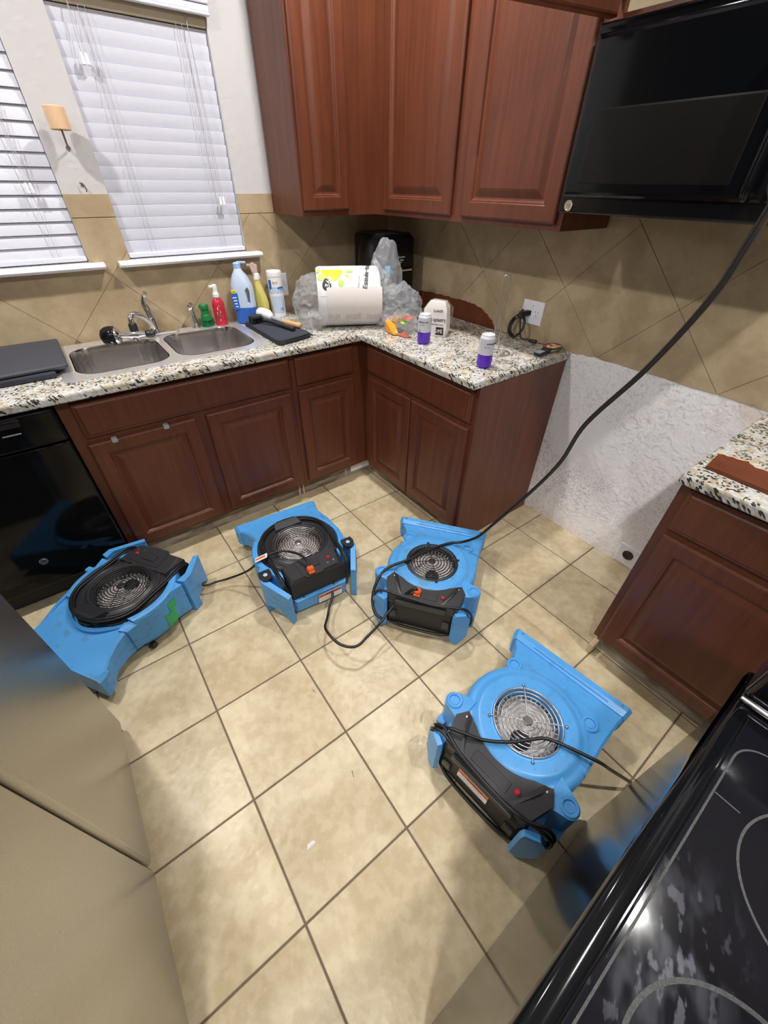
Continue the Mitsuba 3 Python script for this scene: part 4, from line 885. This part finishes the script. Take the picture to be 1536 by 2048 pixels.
# outlets
def plate(key_label, cat__, M_, w, h, sockets, parts=True):
    k_ = thing('wall_outlet', key_label, cat__)
    add('plate', apply(nested(w, h, [(0, 0), (0, .003), (.003, .0055), (.006, .006)]), M_), 'plate_white', k_)
    return k_
k = plate('white wall outlet plate half hidden behind the wipes canister', 'outlet', on_back(-.800, 1.000, -.002), .074, .116, 1)
add('socket', apply(nested(.034, .068, [(0, .0055), (0, .0075), (.001, .008)]), on_back(-.780, 1.024, -.002)), 'plate_white', k)
k = plate('white double outlet plate on the tiled wall with a black cord plugged in', 'outlet', on_right(1.124, .985, -.002), .120, .104, 2)
for i in (0, 1):
    s_ = add('socket', apply(lathe([(0, .0082), (.0165, .0082), (.0172, .0075), (.0172, .0055)], 24), on_right(1.158 + .052 * i, 1.036, -.002)), 'plate_white', k, 30)
    if i == 1:
        for a, b, w_, h_ in ((-.007, .004, .0022, .008), (.006, .004, .0022, .007), (-.002, -.009, .0045, .0045)): add('slot', apply(box(a, a + w_, b, b + h_, .0078, .0086), on_right(1.158 + .052, 1.036, -.002)), 'socket_slot', s_)
add('screw', apply(lathe([(0, .0075), (.003, .007), (.0035, .006), (0, .006)], 10), on_right(1.184, 1.068, -.002)), 'screw', k)
k = plate('white low range outlet with one round black socket, at the foot of the bare wall', 'outlet', on_right(2.003, .012, -.0), .112, .118, 1)
add('socket', apply(lathe([(0, .010), (.020, .010), (.0235, .012), (.0255, .0095), (.0255, .0055)], 28), on_right(2.056, .078, -.0)), 'socket_dark', k, 30, label='round black socket')
for a, b in ((-.010, .004), (.006, .004), (-.003, -.012)): add('slot', apply(box(a, a + .004, b, b + .010, .0098, .0106), on_right(2.056, .078, 0)), 'black_matte', k)
# plug and coiled cable
k = thing('coiled_cable', 'coiled black cable leaning on the tiled wall, plugged into the double outlet', 'cable')
C0 = np.array([-.045, -1.140, ZC + .060]); e1 = np.array([-.15, -.98, .12]); e1 /= np.linalg.norm(e1); e2 = np.array([.35, .05, .93]); e2 -= e1 * np.dot(e1, e2); e2 /= np.linalg.norm(e2); en = np.cross(e1, e2)
P = []
for q in np.arange(0, 5 * 24): 
    t = q * 2 * np.pi / 24; rr_ = .046 + .004 * math.sin(t * .37) + .002 * math.cos(t * .2)
    P.append(C0 + e1 * rr_ * math.cos(t + 1.9) + e2 * rr_ * 1.03 * math.sin(t + 1.9) + en * .0045 * math.sin(t * .33 + 1))
add('coil', tube(P, .0036, 7), 'rubber', k, True)
add('lead', tube(smoothpath([P[0], C0 + e2 * .075 + e1 * .004, (-.040, -1.150, 1.018), (-.038, -1.158, 1.028), (-.034, -1.163, 1.033)], 6), .0036, 7), 'rubber', k, True)
add('strain_relief', tube([(-.043, -1.145, 1.010), (-.038, -1.158, 1.026)], .0062, 8), 'rubber', k, True)
add('plug', hull([(-.046 + .038 * a, -1.148 - .022 * a + b * .010, 1.030 + .006 * a + c_ * .010) for a in (0, 1) for b in (-1, 1) for c_ in (-1, 1)]), 'rubber', k, 30)
add('tail', tube(smoothpath([P[-1], (-.060, -1.185, ZC + .022), (-.052, -1.215, ZC + .014), (-.045, -1.238, ZC + .012)], 6), .0036, 7), 'rubber', k, True)
add('tail_plug', tube([(-.047, -1.230, ZC + .012), (-.040, -1.266, ZC + .012)], [.0075, .0095], 8), 'rubber', k, True)
for t in (2.05, 5.0): add('tie', lathe([(.0068, -.003), (.0085, -.002), (.0085, .002), (.0068, .003)], 12) if False else tube([C0 + (e1 * math.cos(t + a) + e2 * math.sin(t + a)) * .047 for a in (-.04, .04)], .0075, 8), 'lightwood', k)
# dish mat and tray
def slab_poly(pts, z0, z1, b): return bevel_ring(pts, [(b, z0), (0, z0 + b), (0, z1 - b), (b, z1)])
k = thing('drying_mat', 'folded dark grey drying mat on the worktop right of the sink', 'mat')
add('layer', slab_poly([(-1.076, -.565), (-1.058, -.585), (-.895, -.548), (-.878, -.528), (-.905, -.165), (-.93, -.148), (-1.062, -.150), (-1.076, -.165)], ZC + .0005, ZC + .013, .004), 'mat_fabric', k, 30)
add('layer', slab_poly([(-1.074, -.560), (-1.056, -.580), (-.897, -.543), (-.881, -.523), (-.908, -.170), (-.93, -.154), (-1.060, -.155), (-1.073, -.170)], ZC + .013, ZC + .024, .004), 'mat_fabric', k, 30)
add('piping', tube(smoothpath([(-1.072, -.557, ZC + .013), (-1.05, -.580, ZC + .013), (-.90, -.548, ZC + .013), (-.879, -.524, ZC + .013), (-.904, -.20, ZC + .013)], 5), .0032, 6), 'black_matte', k, True)
zm = ZC + .024
k = thing('scrub_brush', 'black dish scrub brush lying on the folded mat', 'brush')
add('handle', tube(smoothpath([(-1.010, -.275, zm + .020), (-.990, -.310, zm + .018), (-.968, -.370, zm + .013), (-.953, -.430, zm + .011), (-.943, -.480, zm + .0115)], 6), np.interp(np.linspace(0, 1, 25), [0, .2, .5, 1], [.010, .009, .0085, .0125]), 10), 'black_plastic', k, True)
add('head', hull([(-1.035 + a, -.235 + b, zm + .014 + c_) for a, b in ((-.040, .004), (-.028, .026), (.012, .032), (.034, .010), (.022, -.024), (-.020, -.030)) for c_ in (.014, .024)]), 'black_matte', k, 30)
rb = np.random.default_rng(9)
add('bristles', cat([tube([(-1.035 + x_, -.235 + y_, zm + .030), (-1.035 + x_ * 1.15, -.235 + y_ * 1.15, zm + .001)], .0014, 4) for x_, y_ in zip(rb.uniform(-.03, .028, 110), rb.uniform(-.022, .022, 110))]), 'black_matte', k, kind='stuff')
k = thing('dish_wand', 'white dish brush with wooden handle, lying across the folded mat', 'brush')
add('head', tube(smoothpath([(-1.000, -.175, zm + .032), (-.985, -.200, zm + .036), (-.970, -.235, zm + .034), (-.960, -.268, zm + .024)], 5), np.interp(np.linspace(0, 1, 16), [0, .25, .7, 1], [.014, .027, .026, .012]), 14), 'bristle_white', k, True)
add('ferrule', tube([(-.960, -.266, zm + .022), (-.932, -.345, zm + .016)], [.008, .009], 10), 'grey_plastic', k, True)
add('handle', tube([(-.932, -.345, zm + .016), (-.926, -.362, zm + .015), (-.898, -.440, zm + .0145), (-.892, -.455, zm + .0145)], [.0085, .012, .0138, .0125], 12), 'lightwood', k, True)
k = thing('drying_tray', 'flat dark grey tray overlapping the left end of the sink', 'tray')
TR = [(-2.30, -.455), (-1.915, -.430), (-1.900, -.415), (-1.905, -.012), (-2.30, -.012)]
add('lower_layer', slab_poly([(-2.30, -.455), (-1.953, -.450), (-1.953, -.010), (-2.30, -.010)], ZC + .0005, ZC + .022, .004), 'mat_fabric', k, 30)
add('upper_layer', slab_poly([(-2.30, -.448), (-1.916, -.430), (-1.903, -.417), (-1.906, -.020), (-2.30, -.014)], ZC + .022, ZC + .040, .006), 'tray_grey', k, 30)
# air fryer in the corner
k = thing('air_fryer', 'tall black air fryer in the corner behind the paper towels', 'air fryer')
ax0, ax1, ay0, ay1 = -.345, -.088, -.375, -.085
prof = [(ay0 + .02, 0), (ay0 + .004, .02), (ay0, .05), (ay0, .335), (ay0 + .010, .368), (ay0 + .040, .388), (ay1 - .04, .395), (ay1, .37), (ay1, 0)]
add('body', box(ax0 + .030, ax1, ay0, ay1, ZC + .004, ZC + .385, .022), 'enamel_soft', k, 35)
add('side_bulge', lathe([(0, .02), (.105, .02), (.118, .05), (.126, .14), (.126, .26), (.118, .33), (.100, .372), (.0, .380)], 40, (ax0 + .085, (ay0 + ay1) / 2 - .01, ZC - .012), .72, 1.08), 'enamel_soft', k, 40)
add('top_panel', box(ax0 + .055, ax1 - .02, ay0 + .02, ay1 - .03, ZC + .383, ZC + .390, .003), 'black_matte', k, 30)
add('front_panel', box(ax0 + .060, ax1 - .012, ay0 - .008, ay0 + .01, ZC + .225, ZC + .372, .008), 'enamel', k, 30)
add('basket_door', box(ax0 + .050, ax1 - .012, ay0 - .006, ay0 + .01, ZC + .015, ZC + .208, .006), 'enamel', k, 30)
add('trim_bar', box(ax0 + .060, ax1 - .020, ay0 - .012, ay0, ZC + .209, ZC + .222, .003), 'chrome', k, 30)
for q, (s_, h_) in enumerate((('AIR FRYER', .0065), ('Pro', .011), ('SERIES', .005))):
    text(s_, h_, frame((-.210 + .012 * (q == 1) , ay0 - .0085, (1.192, 1.176, 1.168)[q]), (1, 0, 0), (0, 0, 1), (0, -1, 0)), .0005, True, 'ink_white', k)
for xx in (ax0 + .07, ax1 - .04):
    for yy in (ay0 + .05, ay1 - .05): add('foot', lathe([(0, ZC), (.012, ZC), (.012, ZC + .006), (0, ZC + .006)], 12, (xx, yy, 0)), 'rubber', k)
# paper towels in printed film
k = thing('paper_towels', 'big roll of paper towels lying in printed plastic film', 'paper towels')
ua = np.array([.88466, -.46624, 0]); un = np.array([.46624, .88466, 0]); RT = .137
o = np.array([-.756, -.413, ZC + RT + .001]) + un * .045; LT = .318
TWM = frame(o, un, (0, 0, 1), ua)      # lathe axis along the roll; x points to the wall, y up
rr = np.random.default_rng(4); N = 64; prof = [(0, .0), (.025, .0), (.025, .02), (.03, .02)]
def tow(prof, n=56, lump=.0):
    return apply(lathe(prof, n), TWM)
add('roll', tow([(.022, .012), (.10, .004), (RT - .008, .0), (RT - .002, .006), (RT, .02), (RT, LT - .02), (RT - .002, LT - .006), (RT - .008, LT), (.022, LT - .006), (.022, .012)]), 'paper', k, 40)
def wrapband(name, a0, a1, l0, l1, mat, r=RT + .0012, n=18, parent=None, jag=0., **kw):
    """a patch on the roll's skin: angle from straight up toward the camera, degrees; length along the roll"""
    V, F = [], []
    for q in np.radians(np.linspace(a0, a1, n)):
        for l_ in (l0, l1): V.append((-r * math.sin(q), r * math.cos(q), l_))
    for i in range(n - 1): F += [[2 * i, 2 * i + 1, 2 * i + 3], [2 * i, 2 * i + 3, 2 * i + 2]]
    return add(name, apply(tm(V, F), TWM), mat, parent or k, True, **kw)
def wrapshape(name, pts, mat, r=RT + .0022, parent=None, **kw):
    P_ = Polygon(pts); m_ = prism(P_, 0, .0004); m_ = m_.subdivide_to_size(.012); v = m_.vertices
    q = v[:, 1] / RT; rad = r + v[:, 2]
    m_ = tm(np.c_[-rad * np.sin(q), rad * np.cos(q), v[:, 0]], m_.faces); return add(name, apply(m_, TWM), mat, parent or k, True, **kw)
wrapband('film_print', -20, 78, .012, .245, 'paper', RT + .0010)
wrapband('inner_sheet', 62, 128, .045, LT + .004, 'paper_warm', RT + .0028, label='white sheet over the lower half')
wrapshape('lemon', [(.075 + .052 * math.cos(q), .088 - .050 * (math.cos(q * 2) * .25 + .75) * (0 if math.sin(q) < 0 else math.sin(q)) + 0 * q) for q in np.linspace(math.pi, 0, 24)] if False else [(.078 + .054 * math.cos(q), .052 + .066 * math.sin(q)) for q in np.linspace(0, math.pi, 24)], 'lemon', label='yellow lemon print')
wrapshape('leaf', [(.022 + .017 * math.cos(q), .098 + .018 * math.sin(q)) for q in np.arange(14) * .4488], 'leaf_green')
wrapshape('leaf', [(.118 + .014 * math.cos(q), .128 + .020 * math.sin(q)) for q in np.arange(14) * .4488], 'leaf_green')
wrapshape('leaf', [(.165 + .020 * math.cos(q), .066 + .008 * math.sin(q)) for q in np.arange(14) * .4488], 'leaf_green')
wrapshape('leaf', [(.012 + .010 * math.cos(q), .060 + .012 * math.sin(q)) for q in np.arange(14) * .4488], 'leaf_green')
wrapshape('lemon_slice', [(.150 + .009 * math.cos(q), .092 + .009 * math.sin(q)) for q in np.arange(14) * .4488], 'lemon')
wrapshape('logo_patch', [(.048 + .021 * math.cos(q) + .012 * math.sin(q * 2) * .3, .132 + .030 * math.sin(q)) for q in np.arange(20) * .31416], 'ink_black')
def wraptext(s_, h_, l0, q0, rot, mat, r=RT + .0032, bold=True):
    m_ = meshkit.text_mesh(s_, h_, .0004, bold); v = m_.vertices.copy(); c_, sn = math.cos(rot), math.sin(rot)
    a_ = l0 + v[:, 0] * c_ - v[:, 1] * sn; b_ = q0 - (v[:, 0] * sn + v[:, 1] * c_)      # b grows downward over the front
    q = b_ / RT; rad = r + v[:, 2]
    return add('lettering', apply(tm(np.c_[-rad * np.sin(q), rad * np.cos(q), a_], m_.faces), TWM), mat, k)
wraptext('365', .022, .058, .154, math.radians(72), 'ink_white', RT + .0030)
wraptext('Essuie-tout', .021, .245, .160, math.radians(80), 'ink_black')
wraptext('Paper Towels', .007, .206, .152, math.radians(80), 'ink_grey', bold=False)
rl = random.Random(2)
for l0_, l1_ in ((.05, .105), (.135, .215), (.245, LT - .004)):
    l_ = l0_
    while l_ < l1_:
        h_ = rl.uniform(.018, .034)
        wrapband('print_line', 112 + (.034 - h_) * 300, 127, l_, l_ + .0022, 'ink_grey', RT + .0034, 6); l_ += .0085
# crumpled clear film
def crumple(name, label, cat__, c, s, seed, amp=.22, freq=3.2, clip=None, mat='clear_film', rot=0., sub=5, mesh=None, parent=None):
    m_ = trimesh.creation.icosphere(subdivisions=sub) if mesh is None else mesh
    v = m_.vertices.copy(); n_ = v / np.linalg.norm(v, axis=1, keepdims=True)
    f_ = meshkit.noise(v * freq * .62 + seed * 7.3, seed); g_ = 1 - 2 * np.abs(meshkit.noise(v * freq * 1.1 + seed * 3.1, seed + 1) - .5); h_ = 1 - 2 * np.abs(meshkit.noise(v * freq * 2.4 + seed * 1.7, seed + 2) - .5)
    v = v * (1 + amp * 1.3 * (f_ - .5) + amp * .8 * (np.maximum(g_, .25) - .6) + amp * .28 * (np.maximum(h_, .4) - .6))[:, None] * np.asarray(s)
    cs, sn = math.cos(rot), math.sin(rot); v = v @ np.array([[cs, sn, 0], [-sn, cs, 0], [0, 0, 1]]) + np.asarray(c)
    v[:, 2] = np.maximum(v[:, 2], ZC + .0015 + .0007 * (seed % 3)); v[:, 0] = np.minimum(v[:, 0], -.012); v[:, 1] = np.minimum(v[:, 1], -.012)
    m_ = tm(v, m_.faces)
    if clip is not None: m_ = clip(m_)
    return add(name, m_, mat, parent, True, label=label, cat_=cat__)
def keep(m_, n_, d_):
    c_ = m_.vertices[m_.faces].mean(1) @ np.asarray(n_, float); m_.update_faces(c_ > d_); m_.remove_unreferenced_vertices(); return m_
crumple('film_end', 'crumpled clear film end', None, o + ua * -.015 + un * -.005 + np.array([0, 0, -.025]), (.105, .120, .130), 3, .26, 2.6, lambda m_: keep(m_, -ua, -np.dot(o + ua * .03, ua)), parent=k)
crumple('film_end', 'crumpled clear film end', None, o + ua * (LT - .02) + un * .02, (.075, .12, .150), 8, .26, 2.8, lambda m_: keep(m_, ua, np.dot(o + ua * (LT - .025), ua)), parent=k)
crumple('plastic_bag', 'upright crumpled clear plastic bag between the paper towels and the air fryer', 'plastic bag', (-.385, -.500, ZC + .150), (.085, .055, .215), 5, .26, 2.4, rot=-.5)
crumple('plastic_bag', 'crumpled clear plastic bag with colored packets, left of the napkins', 'plastic bag', (-.405, -.668, ZC + .088), (.095, .105, .125), 12, .28, 2.8, rot=.3)
k = thing('clear_bottle', 'clear plastic bottle with a bright blue cap, inside the plastic bag', 'bottle')
bx, by = -.388, -.522
add('bottle', lathe([(0, ZC + .003), (.030, ZC + .003), (.032, ZC + .008), (.032, ZC + .150), (.026, ZC + .185), (.014, ZC + .215), (.012, ZC + .228), (0, ZC + .228)], 24, (bx, by, 0)), 'frost_plastic', k, 40)
add('cap', lathe([(0, ZC + .268), (.013, ZC + .268), (.0155, ZC + .264), (.0165, ZC + .226), (0, ZC + .226)], 20, (bx, by, 0)), 'cap_blue', k, 40, label='bright blue cap')
k = thing('snack_packet', 'orange plastic scoop and packet lying in the clear bag', 'packet')
add('scoop', hull([(-.505 + a, -.700 + b, ZC + .004 + c_) for a, b, c_ in ((-.012, .020, .0), (.020, .030, .0), (.034, -.020, .0), (.004, -.075, .0), (-.022, -.060, .002), (-.016, .022, .050), (.010, .028, .055), (.018, -.015, .045), (-.010, -.030, .040), (-.005, -.072, .014))]), 'orange_plastic', k, 30)
add('tan_packet', hull([(-.470 + a, -.690 + b, ZC + .052 + c_) for a, b, c_ in ((-.030, .035, .0), (.045, .045, .0), (.050, -.040, .010), (-.025, -.045, .004), (-.028, .034, .012), (.044, .042, .014), (.048, -.036, .022), (-.020, -.04, .018))]), 'tan_film', k, 30)
add('red_packet', hull([(-.440 + a, -.765 + b, ZC + .070 + c_) for a, b, c_ in ((-.020, .030, .0), (.030, .020, .01), (.012, -.040, .012), (-.030, -.020, .0), (.0, .0, .022))]), 'red_film', k, 30)
add('red_packet', hull([(-.485 + a, -.800 + b, ZC + .003 + c_) for a, b, c_ in ((-.020, .035, .0), (.020, .030, .0), (.015, -.030, .0), (-.018, -.022, .0), (.0, .005, .022))]), 'red_film', k, 30)
add('green_packet', hull([(-.455 + a, -.745 + b, ZC + .050 + c_) for a, b, c_ in ((-.014, .030, .0), (.018, .025, .004), (.010, -.035, .006), (-.016, -.022, .0), (.0, .0, .014))]), 'leaf_green', k, 30)
# lunch napkins
k = thing('napkin_pack', 'white pack of lunch napkins standing on end, print upside down', 'napkins')
N0 = np.array([-.330, -.930, ZC + .001]); nu = np.array([.83, .30, 0]); nu = np.array([-.80, .60, 0]) ; nu = np.array([-.55, .83, 0]); nu /= np.linalg.norm(nu); nv = np.array([-nu[1], nu[0], 0])   # nu runs left along the front, nv toward the camera
NM = frame(N0, nu, -nv if np.dot(nv, CAM - N0) < 0 else nv, (0, 0, 1))
wN, dN, hN = .120, .095, .145
pk = [(0, 0, 0), (wN, 0, 0), (wN, -dN, 0), (0, -dN, 0), (-.002, .004, .05), (wN + .003, .003, .05), (wN, -dN - .003, .05), (0, -dN - .004, .05), (.002, 0, hN - .02), (wN - .004, 0, hN - .02), (wN - .006, -dN, hN - .02), (.006, -dN, hN - .02), (.016, -.012, hN + .012), (wN - .03, -.015, hN + .014), (wN - .035, -dN + .02, hN + .012), (.020, -dN + .02, hN + .008)]
add('pack', apply(hull(pk), NM), 'napkin', k, 25)
FN = NM @ frame((0, .0035, 0), (-1, 0, 0), (0, 0, 1), (0, 1, 0)) 
def ntext(s_, h_, a, z, mat='ink_black', bold=True):      # upside down on the front face
    return text(s_, h_, FN @ frame((-a, z, .0004), (-1, 0, 0), (0, -1, 0), (0, 0, 1)), .0006, bold, mat, k)
ntext('Lunch Napkins', .0155, .004, .084); ntext('100% Recycled', .0062, .012, .060, bold=False)
lp = add('logo_patch', apply(box(-.050, -.010, .010, .046, .0, .0009, .0004), FN), 'ink_black', k); 
text('365', .0150, FN @ frame((-.0150, .0350, .001), (-1, 0, 0), (0, -1, 0), (0, 0, 1)), .0005, True, 'ink_white', lp)
text('Lunch', .012, FN @ frame((-.068, hN - .030, .0006), (1, .0, 0), (0, 1, 0), (0, 0, 1)), .0006, True, 'ink_black', k)
add('film_wrap', apply(hull([(a_ * 1.03 - .002, b_ * 1.06 + .003, c_ * 1.02 + .0005) for a_, b_, c_ in pk] + [(-.022, -.03, hN * .55), (-.020, -.05, hN * .9), (-.012, -.03, .03)]), NM), 'shrink_film', k, label='loose clear film')
# drink cans
for i, (x_, y_, lab) in enumerate(((-.478, -.935, 'open purple and white drink can beside the napkins'), (-.482, -1.330, 'purple and white drink can near the end of the worktop'))):
    k = thing('drink_can', lab, 'can', 'purple and white drink cans')
    R_ = .0315; HC = 1.08
    def cl(pr_): return lathe([(r_ * (1.08 if r_ < R_ - 1e-6 else 1.0), ZC + h_ * HC) for r_, h_ in pr_], 36, (x_, y_, 0))
    add('base', cl([(0, .004), (.020, .0005), (.023, .0005), (.0275, .007), (R_, .013)]), 'purple', k, 40)
    add('body', cl([(R_, .013), (R_, .052)]), 'purple', k, True)
    add('white_band', cl([(R_, .052), (R_, .104), (.0282, .111)]), 'can_white', k, 40)
    add('top', cl([(.0282, .111), (.0245, .119), (.0250, .122), (.0240, .1235), (.0232, .122), (.0228, .1175), (0, .1175)]), 'can_metal', k, 35, label='silver can top')
    add('pull_tab', box(x_ - .006, x_ + .006, y_ - .012, y_ + .010, ZC + .1275, ZC + .1295, .0008), 'can_metal', k)
    add('drink_hole', lathe([(0, ZC + .1274), (.007, ZC + .1274)], 14, (x_ - .004, y_ - .014, 0), 1, .7), 'black_matte', k)
    on_can('SPARKLING', 215 if i == 0 else 262, ZC + .098, .0062, R_, x_, y_, 'ink_black', k)
    on_can('WATER', 205 if i == 0 else 225, ZC + .086, .005, R_, x_, y_, 'ink_grey', k)
    for z_ in (.062, .069): band(k, 'print_arc', 178 if i == 0 else 300, 196 if i == 0 else 330, ZC + z_ - .006, ZC + z_, R_ + .0003, 'ink_grey', x_, y_, 8)
# paper towel holder
k = thing('towel_holder', 'empty chrome wire paper towel holder standing behind the can', 'paper towel holder')
hx, hy = -.292, -1.245
hp = np.array([hx + .045, hy + .118, 0])
t = np.linspace(0, 2 * np.pi * 1.75, 70); rr_ = np.linspace(.066, .028, 70)
add('base_coil', tube(np.c_[hx + rr_ * np.cos(t + 1.0), hy + rr_ * np.sin(t + 1.0), np.full(70, ZC + .004)], .0026, 7), 'wire_chrome', k, True)
u_ = np.array([.80, -.60, 0]) * .0135
c_ = np.array([hx - .012, hy + .012, 0])
add('upright', tube(smoothpath([c_ - u_ + (-.016, .02, ZC + .004), c_ - u_ + (0, 0, ZC + .03), c_ - u_ + (0, 0, ZC + .18), c_ - u_ + (0, 0, ZC + .295), c_ - u_ * .6 + (0, 0, ZC + .312), c_ + u_ * .6 + (0, 0, ZC + .312), c_ + u_ + (0, 0, ZC + .295), c_ + u_ + (0, 0, ZC + .18), c_ + u_ + (0, 0, ZC + .03), c_ + u_ + (.016, -.02, ZC + .004)], 6), .0026, 7), 'wire_chrome', k, True)
# spoon rest
k = thing('spoon_rest', 'hand-painted ceramic spoon rest by the wall at the worktop end', 'spoon rest')
q0, q1 = np.array([-.155, -1.372, ZC]), np.array([-.050, -1.335, ZC])
sd = np.array([.93, -.10, 0.]); sd = np.array([.98, .05, 0]); sd /= np.linalg.norm(sd); sp = np.array([-sd[1], sd[0], 0])
SM = frame((-.185, -1.378, ZC), sd, sp, (0, 0, 1))
def dish(levels): return oval(levels, SM @ frame((.125, .0, 0), (1, 0, 0), (0, 1, 0), (0, 0, 1)), 30, 2.0)
add('bowl', dish([(.025, .018, .001, 0), (.038, .028, .008, 0), (.050, .038, .020, 0), (.048, .036, .022, 0)]), 'ceramic_cream', k, 40)
add('rim', apply(tube([(.125 + .049 * math.cos(q), .037 * math.sin(q), .0215) for q in np.arange(36) * 2 * np.pi / 36], .0026, 7, True), SM), 'ceramic_navy', k, True)
add('inner_glaze', dish([(.046, .034, .0222, 0), (.036, .026, .0225, 0)]), 'ceramic_red', k, 40, label='red and cream painted bowl')
for a, b, w_, rot_ in ((-.02, .010, .022, .5), (.012, -.012, .026, -.4), (.024, .012, .016, 1.2), (-.018, -.014, .016, 2.2)):
    add('petal', apply(prism(affinity.rotate(Polygon([(-w_, 0), (0, .006), (w_, 0), (0, -.006)]), rot_, use_radians=True, origin=(0, 0)).buffer(.002), .0224, .0230), SM @ frame((.125 + a, b, 0), (1, 0, 0), (0, 1, 0), (0, 0, 1))), 'ceramic_cream', k)
add('handle', apply(frommani(mhull([(x_, y_, z_) for x_ in (.004, .046) for y_ in (-.017, .017) for z_ in (.004, .016)] + [(0, 0, .003), (0, 0, .010)]) + mhull([(.04, -.016, .006), (.04, .016, .006), (.04, -.016, .017), (.04, .016, .017), (.085, -.020, .012), (.085, .02, .012), (.085, -.020, .022), (.085, .02, .022)])), SM), 'ceramic_navy', k, 35)
add('handle_glaze', apply(hull([(x_, y_, z_) for x_, h_ in ((.003, .0155), (.047, .0168)) for y_ in (-.0135, .0135) for z_ in (h_, h_ + .0012)]), SM), 'ceramic_sky', k, 30, label='pale blue painted handle')
# broken board on the right worktop
r3 = random.Random(8)
b0 = [(-.575, -2.238), (-.480, -2.232), (-.470, -2.262), (-.462, -2.300), (-.480, -2.322), (-.472, -2.345), (-.490, -2.380), (-.484, -2.45), (-.492, -2.52), (-.486, -2.62)]
bpts = [b0[0]]
for (p_, q_) in zip(b0[1:-1], b0[2:]):
    for t_ in (0, .33, .66): bpts.append((p_[0] + (q_[0] - p_[0]) * t_ + r3.uniform(-.004, .004), p_[1] + (q_[1] - p_[1]) * t_))
bpts += [b0[-1], (-.585, -2.62)]
k = thing('broken_board', 'torn strip of red-brown board lying on the right granite worktop', 'board')
add('board', slab_poly([p_ for p_ in bpts[::-1]], ZC + .001, ZC + .012, .001), 'torn', k)
add('torn_edge', tube([(x_ + .001, y_, ZC + .0095) for x_, y_ in bpts[1:-1]], .0042, 6), 'torn_edge', k, True, label='pale ragged edge')
# wall sensor and hook between the windows
k = thing('wall_holder', 'small peach drum on a bracket, on the wall between the windows', 'wall fixture')
wx, wy = -1.592, -.078
add('drum', lathe([(.0, 1.723), (.031, 1.723), (.0345, 1.720), (.0352, 1.690), (.0342, 1.660), (.0322, 1.658), (.029, 1.664), (0, 1.664)], 32, (wx, wy, 0)), 'peach', k, 40)
add('underside', lathe([(0, 1.6635), (.0285, 1.6635)], 28, (wx, wy, 0)), 'peach_dark', k)
add('bracket', tube(smoothpath([(wx, wy, 1.665), (wx + .002, wy + .01, 1.648), (wx + .006, -.03, 1.626), (wx + .010, -.006, 1.612)], 5), .0035, 8), 'brown_metal', k, True)
add('back_plate', lathe([(0, 0), (.008, 0), (.008, .004), (0, .004)], 14) if False else apply(lathe([(0, .004), (.008, .004), (.008, 0)], 14), frame((wx + .010, .006, 1.612), (1, 0, 0), (0, 0, 1), (0, -1, 0))), 'brown_metal', k)
k = thing('wall_hook', 'tiny dark hook on the wall just above the backsplash between the windows', 'hook')
add('anchor', apply(lathe([(0, .005), (.005, .005), (.006, .002), (.006, -.001)], 12), frame((-1.579, .005, 1.500), (1, 0, 0), (0, 0, 1), (0, -1, 0))), 'brown_metal', k, 30)
add('prong', tube(smoothpath([(-1.588, -.003, 1.505), (-1.579, -.012, 1.503), (-1.574, -.014, 1.492), (-1.573, -.010, 1.482), (-1.574, -.004, 1.478)], 4), .0022, 7), 'brown_metal', k, True)
# litter on the floor
k = thing('paper_scrap', 'tiny white paper scrap lying on a floor tile in the foreground', 'scrap')
add('flake', apply(hull([(0, 0, .0004), (.030, .004, .0004), (.026, .013, .003), (.006, .012, .0022), (.014, .006, .0006)]), rotz(-.1, (-1.860, -2.105, .0008))), 'paper', k)
for i, (x_, y_, a_, l_, lab) in enumerate(((-1.640, -2.009, 4.4, .022, 'tiny dark splinter lying in the middle of the floor'), (-1.612, -1.688, 5.0, .019, 'tiny dark splinter on the floor beside a grout line'))):
    add('splinter', apply(hull([(0, 0, .0006), (l_, .0006, .0006), (l_, -.0006, .0018), (0, .0010, .0020), (0, -.0010, .0010)]), rotz(a_, (x_, y_, .0006))), 'brown_metal', label=lab, cat_='splinter')
